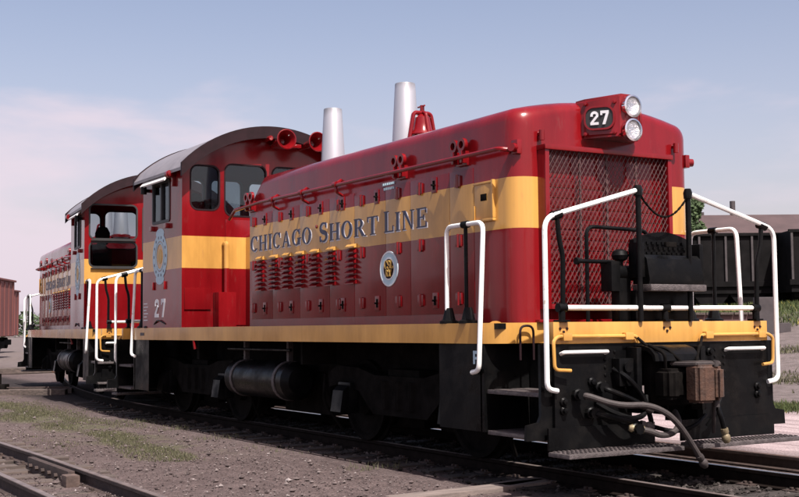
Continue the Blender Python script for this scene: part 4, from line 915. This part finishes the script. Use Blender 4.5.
# ---- serif glyphs as strokes: (width, [polygons]) in unit height
def gl_():
    G = {}
    T, h, sr = 0.17, 0.055, 0.045
    def q(x0, y0, x1, y1): return [(x0, y0), (x1, y0), (x1, y1), (x0, y1)]
    def stem(x, t=T): return [q(x, 0, x+t, 1), q(x-0.08, 0, x+t+0.08, sr), q(x-0.08, 1-sr, x+t+0.08, 1)]
    def arc(cx, cy, rx, ry, a0, a1, tw, tt, n=18):
        P = []
        for k in range(n):
            seg = []
            for a in (a0+(a1-a0)*k/n, a0+(a1-a0)*(k+1)/n):
                c, s = math.cos(R(a)), math.sin(R(a)); seg.append(((cx+rx*c, cy+ry*s), (cx+(rx-tw)*c, cy+(ry-tt)*s)))
            P.append([seg[0][0], seg[1][0], seg[1][1], seg[0][1]])
        return P
    G['I'] = (0.33, [*stem(0.08)])
    G['H'] = (0.86, [*stem(0.08), *stem(0.61), q(0.2, 0.48, 0.65, 0.48+h)])
    G['C'] = (0.74, arc(0.40, 0.5, 0.40, 0.51, 42, 318, T, h)+[q(0.67, 0.68, 0.71, 0.99)])
    G['G'] = (0.82, arc(0.40, 0.5, 0.40, 0.51, 42, 330, T, h)+[q(0.67, 0.68, 0.71, 0.99), q(0.60, 0.03, 0.76, 0.42), q(0.52, 0.40, 0.84, 0.445)])
    G['O'] = (0.82, arc(0.41, 0.5, 0.41, 0.51, 0, 360, T, h, 26))
    G['A'] = (0.86, [[(0.08, 0), (0.15, 0), (0.44, 0.98), (0.40, 1.0)], [(0.59, 0), (0.79, 0), (0.48, 1.0), (0.40, 1.0)], q(0.2, 0.30, 0.65, 0.30+h), q(0.0, 0, 0.24, sr), q(0.52, 0, 0.87, sr)])
    sp = []
    pts = []
    for k in range(25):
        t = k/24
        if t < 0.5: a = R(35+ (t/0.5)*235); pts.append((0.31+0.25*math.cos(a), 0.745+0.235*math.sin(a)))
        else: a = R(90-((t-0.5)/0.5)*235); pts.append((0.31+0.27*math.cos(a), 0.255+0.24*math.sin(a)))
    for i in range(24):
        (x0, y0), (x1, y1) = pts[i], pts[i+1]; d = Vector((x1-x0, y1-y0, 0))
        if d.length < 1e-6: continue
        d.normalize(); wd = lambda kk: 0.035+0.075*math.exp(-((kk-12)/6.0)**2)
        sp.append([(x0-d.y*wd(i), y0+d.x*wd(i)), (x1-d.y*wd(i+1), y1+d.x*wd(i+1)), (x1+d.y*wd(i+1), y1-d.x*wd(i+1)), (x0+d.y*wd(i), y0-d.x*wd(i))])
    G['S'] = (0.64, sp+[q(0.50, 0.72, 0.55, 1.0), q(0.03, 0.0, 0.08, 0.30)])
    G['R'] = (0.86, [*stem(0.08), q(0.2, 1-h, 0.40, 1), q(0.2, 0.46, 0.42, 0.46+h)]+arc(0.38, 0.735, 0.30, 0.265, -92, 92, T*0.9, h)+[[(0.36, 0.48), (0.52, 0.48), (0.84, 0.02), (0.66, 0.0)], q(0.62, 0, 0.92, sr)])
    G['T'] = (0.76, [q(0.295, 0, 0.295+T, 1), q(0.2, 0, 0.56, sr), q(0.0, 1-h, 0.76, 1), q(0.0, 0.72, 0.045, 1), q(0.715, 0.72, 0.76, 1)])
    G['L'] = (0.70, [*stem(0.08), q(0.2, 0, 0.70, h), q(0.655, 0, 0.70, 0.3)])
    G['N'] = (0.88, [q(0.10, 0, 0.155, 1), q(0.70, 0, 0.755, 1), [(0.08, 1), (0.27, 1), (0.755, 0.0), (0.68, 0.0)], q(0.0, 0, 0.26, sr), q(0.60, 1-sr, 0.86, 1), q(0.0, 1-sr, 0.15, 1)])
    G['E'] = (0.74, [*stem(0.08), q(0.2, 0, 0.70, h), q(0.2, 1-h, 0.68, 1), q(0.2, 0.49, 0.52, 0.49+h), q(0.66, 0, 0.705, 0.28), q(0.64, 0.74, 0.685, 1), q(0.49, 0.39, 0.53, 0.64)])
    G['Y'] = (0.8, [q(0.32, 0, 0.32+T, 0.5), [(0.02, 1), (0.2, 1), (0.47, 0.45), (0.32, 0.45)], [(0.70, 1), (0.78, 1), (0.49, 0.45), (0.40, 0.45)], q(0.22, 0, 0.6, sr)])
    # block digits
    G['7'] = (0.8, [q(0.05, 0.80, 0.80, 1.0), [(0.55, 0.80), (0.80, 0.80), (0.48, 0.0), (0.22, 0.0)], q(0.05, 0.68, 0.22, 0.8)])
    G['2'] = (0.8, arc(0.42, 0.70, 0.36, 0.30, -28, 180, 0.21, 0.19, 16)+[[(0.735, 0.56), (0.56, 0.66), (0.06, 0.19), (0.32, 0.19)], q(0.05, 0, 0.79, 0.19), q(0.06, 0.62, 0.27, 0.70)])
    return G
GLY = gl_()
loco = build_loco()
tag(loco, 'maroon and yellow switcher locomotive nearest the camera, numbered 27, radiator grille forward', 'locomotive', 'coupled maroon and yellow locomotives')
# second unit: coupled cab to cab, on the curve behind
TH = R(7.2); OX, OY = -14.0, 0.15
def copy_tree(o, parent, skip):
    c = o.copy(); col.objects.link(c); c.parent = parent
    for ch in childmap.get(o.name, []):
        if ch.name.split('.')[0] in skip: continue
        copy_tree(ch, c, skip)
    return c
childmap = {}
for o in bpy.data.objects:
    if o.parent: childmap.setdefault(o.parent.name, []).append(o)
rear = copy_tree(loco, None, {'digit', 'front_mark'})
rear.location = (OX-math.cos(TH)*6.2, OY+math.sin(TH)*6.2, 0); rear.rotation_euler[2] = math.pi-TH
tag(rear, 'maroon and yellow locomotive coupled behind the nearer one, its cab windows facing the camera', 'locomotive', 'coupled maroon and yellow locomotives')

# ------------------------------------------------------------------ background
def at(u, d):
    a = (u-399.5)/FOC*d
    return Vector((CAM.x+(-math.cos(YAW))*d+math.sin(YAW)*a, CAM.y+math.sin(YAW)*d+math.cos(YAW)*a, 0))
hz_dir = math.atan2(math.cos(YAW), math.sin(YAW))-R(8)
def hopper(loc, rz, n, label):
    r = empty('hopper_car', loc, rz); tag(r, label, 'hopper car', 'black hopper cars on the bank')
    L = n*1.25
    MB().box(0, L, -1.3, 1.3, 0.62, 3.45, 0.02).build('body', 'hopper', r, smooth=False)
    MB().box(-0.1, L+0.1, -1.42, -1.30, 3.36, 3.5, 0.01).box(-0.1, L+0.1, -1.40, -1.30, 0.95, 1.2, 0.01).build('side_beam', 'hopper', r, smooth=False)
    ribs = MB().box(-0.05, 0.05, -1.40, -1.30, 1.2, 3.36, 0.01).build('rib', 'hopper_rib', r, smooth=False); ribs.location = (0.05, 0, 0)
    for i in range(1, n+1): inst(ribs, r, (i*1.25-0.05, 0, 0))
    for i in range(2):
        x0 = L*0.28+i*L*0.28; MB().prism([(x0-0.9, 0.63), (x0+0.9, 0.63), (x0+0.5, 0.12), (x0-0.5, 0.12)], lambda u, v, ww: (u, ww, v), -1.2, 1.2).build('discharge_chute', 'hopper', r, smooth=False)
    for x0 in (1.4, L-1.4):
        for ax in (-0.8, 0.8):
            for y in (-0.75, 0.75): MB().cone((x0+ax, y-0.06, 0.45), (x0+ax, y+0.06, 0.45), 0.42, n=18).build('wheel', 'running', r)
        MB().box(x0-1.2, x0+1.2, -1.02, -0.9, 0.36, 0.62, 0.05).build('truck_frame', 'running', r)
    ld = MB()
    for k in range(6): ld.box(L-0.7, L-0.25, -1.46, -1.42, 1.3+0.33*k, 1.34+0.33*k)
    ld.build('ladder', 'hopper_rib', r, smooth=False)
    return r
a = at(668, 57); b = at(777, 57); 
rz = math.atan2(math.cos(YAW), math.sin(YAW))
hopper((a.x, a.y, 2.40), rz, 5, 'black ribbed hopper car left of the other, its end hidden by the locomotive hood')
c = at(782, 55); hopper((c.x, c.y, 2.40), rz, 6, 'black hopper car cut by the right edge of the picture')
# shed
s0 = at(700, 92); sh = empty('shed', (s0.x, s0.y, 2.75), rz); tag(sh, 'long low shed with a dull brown roof behind the hopper cars', 'shed')
MB().box(0, 26, 0, 9, -0.6, 5.4).build('wall', 'shedwall', sh, smooth=False)
rfm = MB().prism([(-0.5, 5.2), (4.5, 7.6), (9.5, 5.2), (9.5, 5.42), (4.5, 7.85), (-0.5, 5.42)], lambda u, v, ww: (ww, u, v), -0.6, 26.6).build('roof', 'shedroof', sh, smooth=False)
for k in range(0, 27): MB().box(k-0.03, k+0.03, -0.03, 0.03, -0.0, 0.0001) if False else None
MB().cone((4.0, 4.6, 7.4), (4.0, 4.6, 9.0), 0.22, n=12).build('flue', 'hopper_rib', rfm)
MB().cone((1.5, 4.6, 7.4), (1.5, 4.6, 8.1), 0.14, n=10).build('flue', 'hopper_rib', rfm)
for k in range(6): MB().box(2+4*k, 3.6+4*k, -0.04, 0.0, 2.2, 4.0).build('window', 'gasket', sh, smooth=False)
# low loading platform right of the front handrail
q = at(690, 41); pl = empty('loading_platform', (q.x, q.y, 0.75), rz); tag(pl, 'low purplish timber loading platform in front of the hopper cars', 'platform')
MB().box(0, 2.45, 0, 1.6, 0, 1.15, 0.02).build('base', 'shedwall', pl, smooth=False)
for k in range(5): MB().box(0.02+0.49*k, 0.49+0.49*k-0.01, -0.1, 1.7, 1.15, 1.23, 0.01).build('plank', 'sleeper', pl, smooth=False)
MB().box(2.32, 2.9, -0.2, 0.5, 0.0, 1.75, 0.02).box(2.9, 3.4, -0.2, 0.5, 0.0, 0.85, 0.02).build('end_block', 'hopper_rib', pl, smooth=False)
# boxcars at far left
bd = math.atan2(math.sin(YAW), -math.cos(YAW))
def boxcar(loc, rz, label, hgt):
    r = empty('boxcar', loc, rz); tag(r, label, 'boxcar', 'red boxcars at the far left')
    MB().box(-6, 6, -1.5, 1.5, 1.0, hgt, 0.04).build('body', 'boxcar', r, smooth=False)
    MB().box(-6.1, 6.1, -1.6, 1.6, hgt, hgt+0.12, 0.03).build('roof', 'boxcar', r, smooth=False)
    MB().box(-1.2, 1.2, -1.56, -1.5, 1.1, hgt-0.2, 0.02).build('door', 'boxcar', r, smooth=False)
    for k in range(11):
        if abs(-5.5+1.1*k) > 1.3: MB().box(-5.54+1.1*k, -5.46+1.1*k, -1.55, -1.5, 1.05, hgt-0.05).build('rib', 'boxcar', r, smooth=False)
    for x in (-4.2, 4.2):
        for ax in (-0.85, 0.85): MB().cone((x+ax, -0.85, 0.45), (x+ax, 0.85, 0.45), 0.42, n=16).build('wheelset', 'running', r)
        MB().box(x-1.2, x+1.2, -1.1, 1.1, 0.3, 0.7, 0.05).build('truck_frame', 'running', r)
    return r
q = at(-37, 66); boxcar((q.x, q.y, 0.25), bd+R(6), 'faded red boxcar nearer the left edge of the picture', 4.3)
q = at(-21, 84); boxcar((q.x, q.y, 0.25), bd+R(6), 'lower red boxcar just right of and beyond the first', 4.3)

# trees
def tree(loc, hgt, rad, n, label, seed):
    rnd = random.Random(seed); r = empty('leafy_tree', loc); tag(r, label, 'tree')
    tb = MB().tube([(0, 0, 0), (0.1, 0, hgt*0.3), (-0.1, 0.1, hgt*0.55)], 0.16, 0.2, n=8)
    cl_ = []
    for k in range(16):
        a = rnd.random()*6.28; rr = rad*rnd.uniform(0.2, 0.85); z = hgt*rnd.uniform(0.32, 0.88); s_ = 1.15-abs(z/hgt-0.55)
        p = Vector((math.cos(a)*rr*s_, math.sin(a)*rr*s_, z)); cl_.append((p, rad*rnd.uniform(0.22, 0.42)))
        tb.tube([(0, 0, hgt*0.3), (p.x*0.5, p.y*0.5, hgt*0.3+(z-hgt*0.3)*0.6), p], 0.04, 0.1, n=5)
    tb.build('trunk', 'bark', r)
    V = []; F = []
    for _ in range(n):
        p, s_ = rnd.choice(cl_); d = Vector((rnd.gauss(0, 1), rnd.gauss(0, 1), rnd.gauss(0, 0.8))).normalized()*s_*rnd.random()**0.4
        c_ = p+d; a = Vector((rnd.gauss(0, 1), rnd.gauss(0, 1), rnd.gauss(0, 1))).normalized(); bb = a.orthogonal().normalized(); z = 0.10
        b0 = len(V); V += [c_-a*z*1.4, c_+bb*z*0.7, c_+a*z*1.4, c_-bb*z*0.7]; F.append((b0, b0+1, b0+2, b0+3))
    me = bpy.data.meshes.new('crown'); me.from_pydata(V, [], F); me.materials.append(M['leaf']); o = bpy.data.objects.new('crown', me); col.objects.link(o); o.parent = r
q = at(690, 74); tree((q.x, q.y, 2.3), 7.8, 1.9, 9000, 'leafy green tree rising between the hood and the shed roof', 3)
# far-off woods on the horizon (one mass)
V = []; F = []; rnd = random.Random(5)
for _ in range(16000):
    u = rnd.uniform(-160, 960); d = rnd.uniform(300, 330); p = at(u, d)
    top = 6.5+3.0*mnoise.noise(Vector((u*0.03, 0, 1)))+1.5*mnoise.noise(Vector((u*0.11, 3, 1)))
    z = rnd.random()**0.7*top; s_ = rnd.uniform(0.4, 0.9); b0 = len(V)
    for k in range(3):
        V.append((p.x+rnd.uniform(-1, 1)*s_*1.6, p.y+rnd.uniform(-1, 1)*s_*1.6, z+rnd.uniform(-1, 1)*s_))
    F.append((b0, b0+1, b0+2))
me = bpy.data.meshes.new('far_woods'); me.from_pydata(V, [], F); me.materials.append(M['leaf']); o = bpy.data.objects.new('far_woods', me); col.objects.link(o)
tag(o, 'far-off line of trees along the horizon', 'woods', kind='stuff')
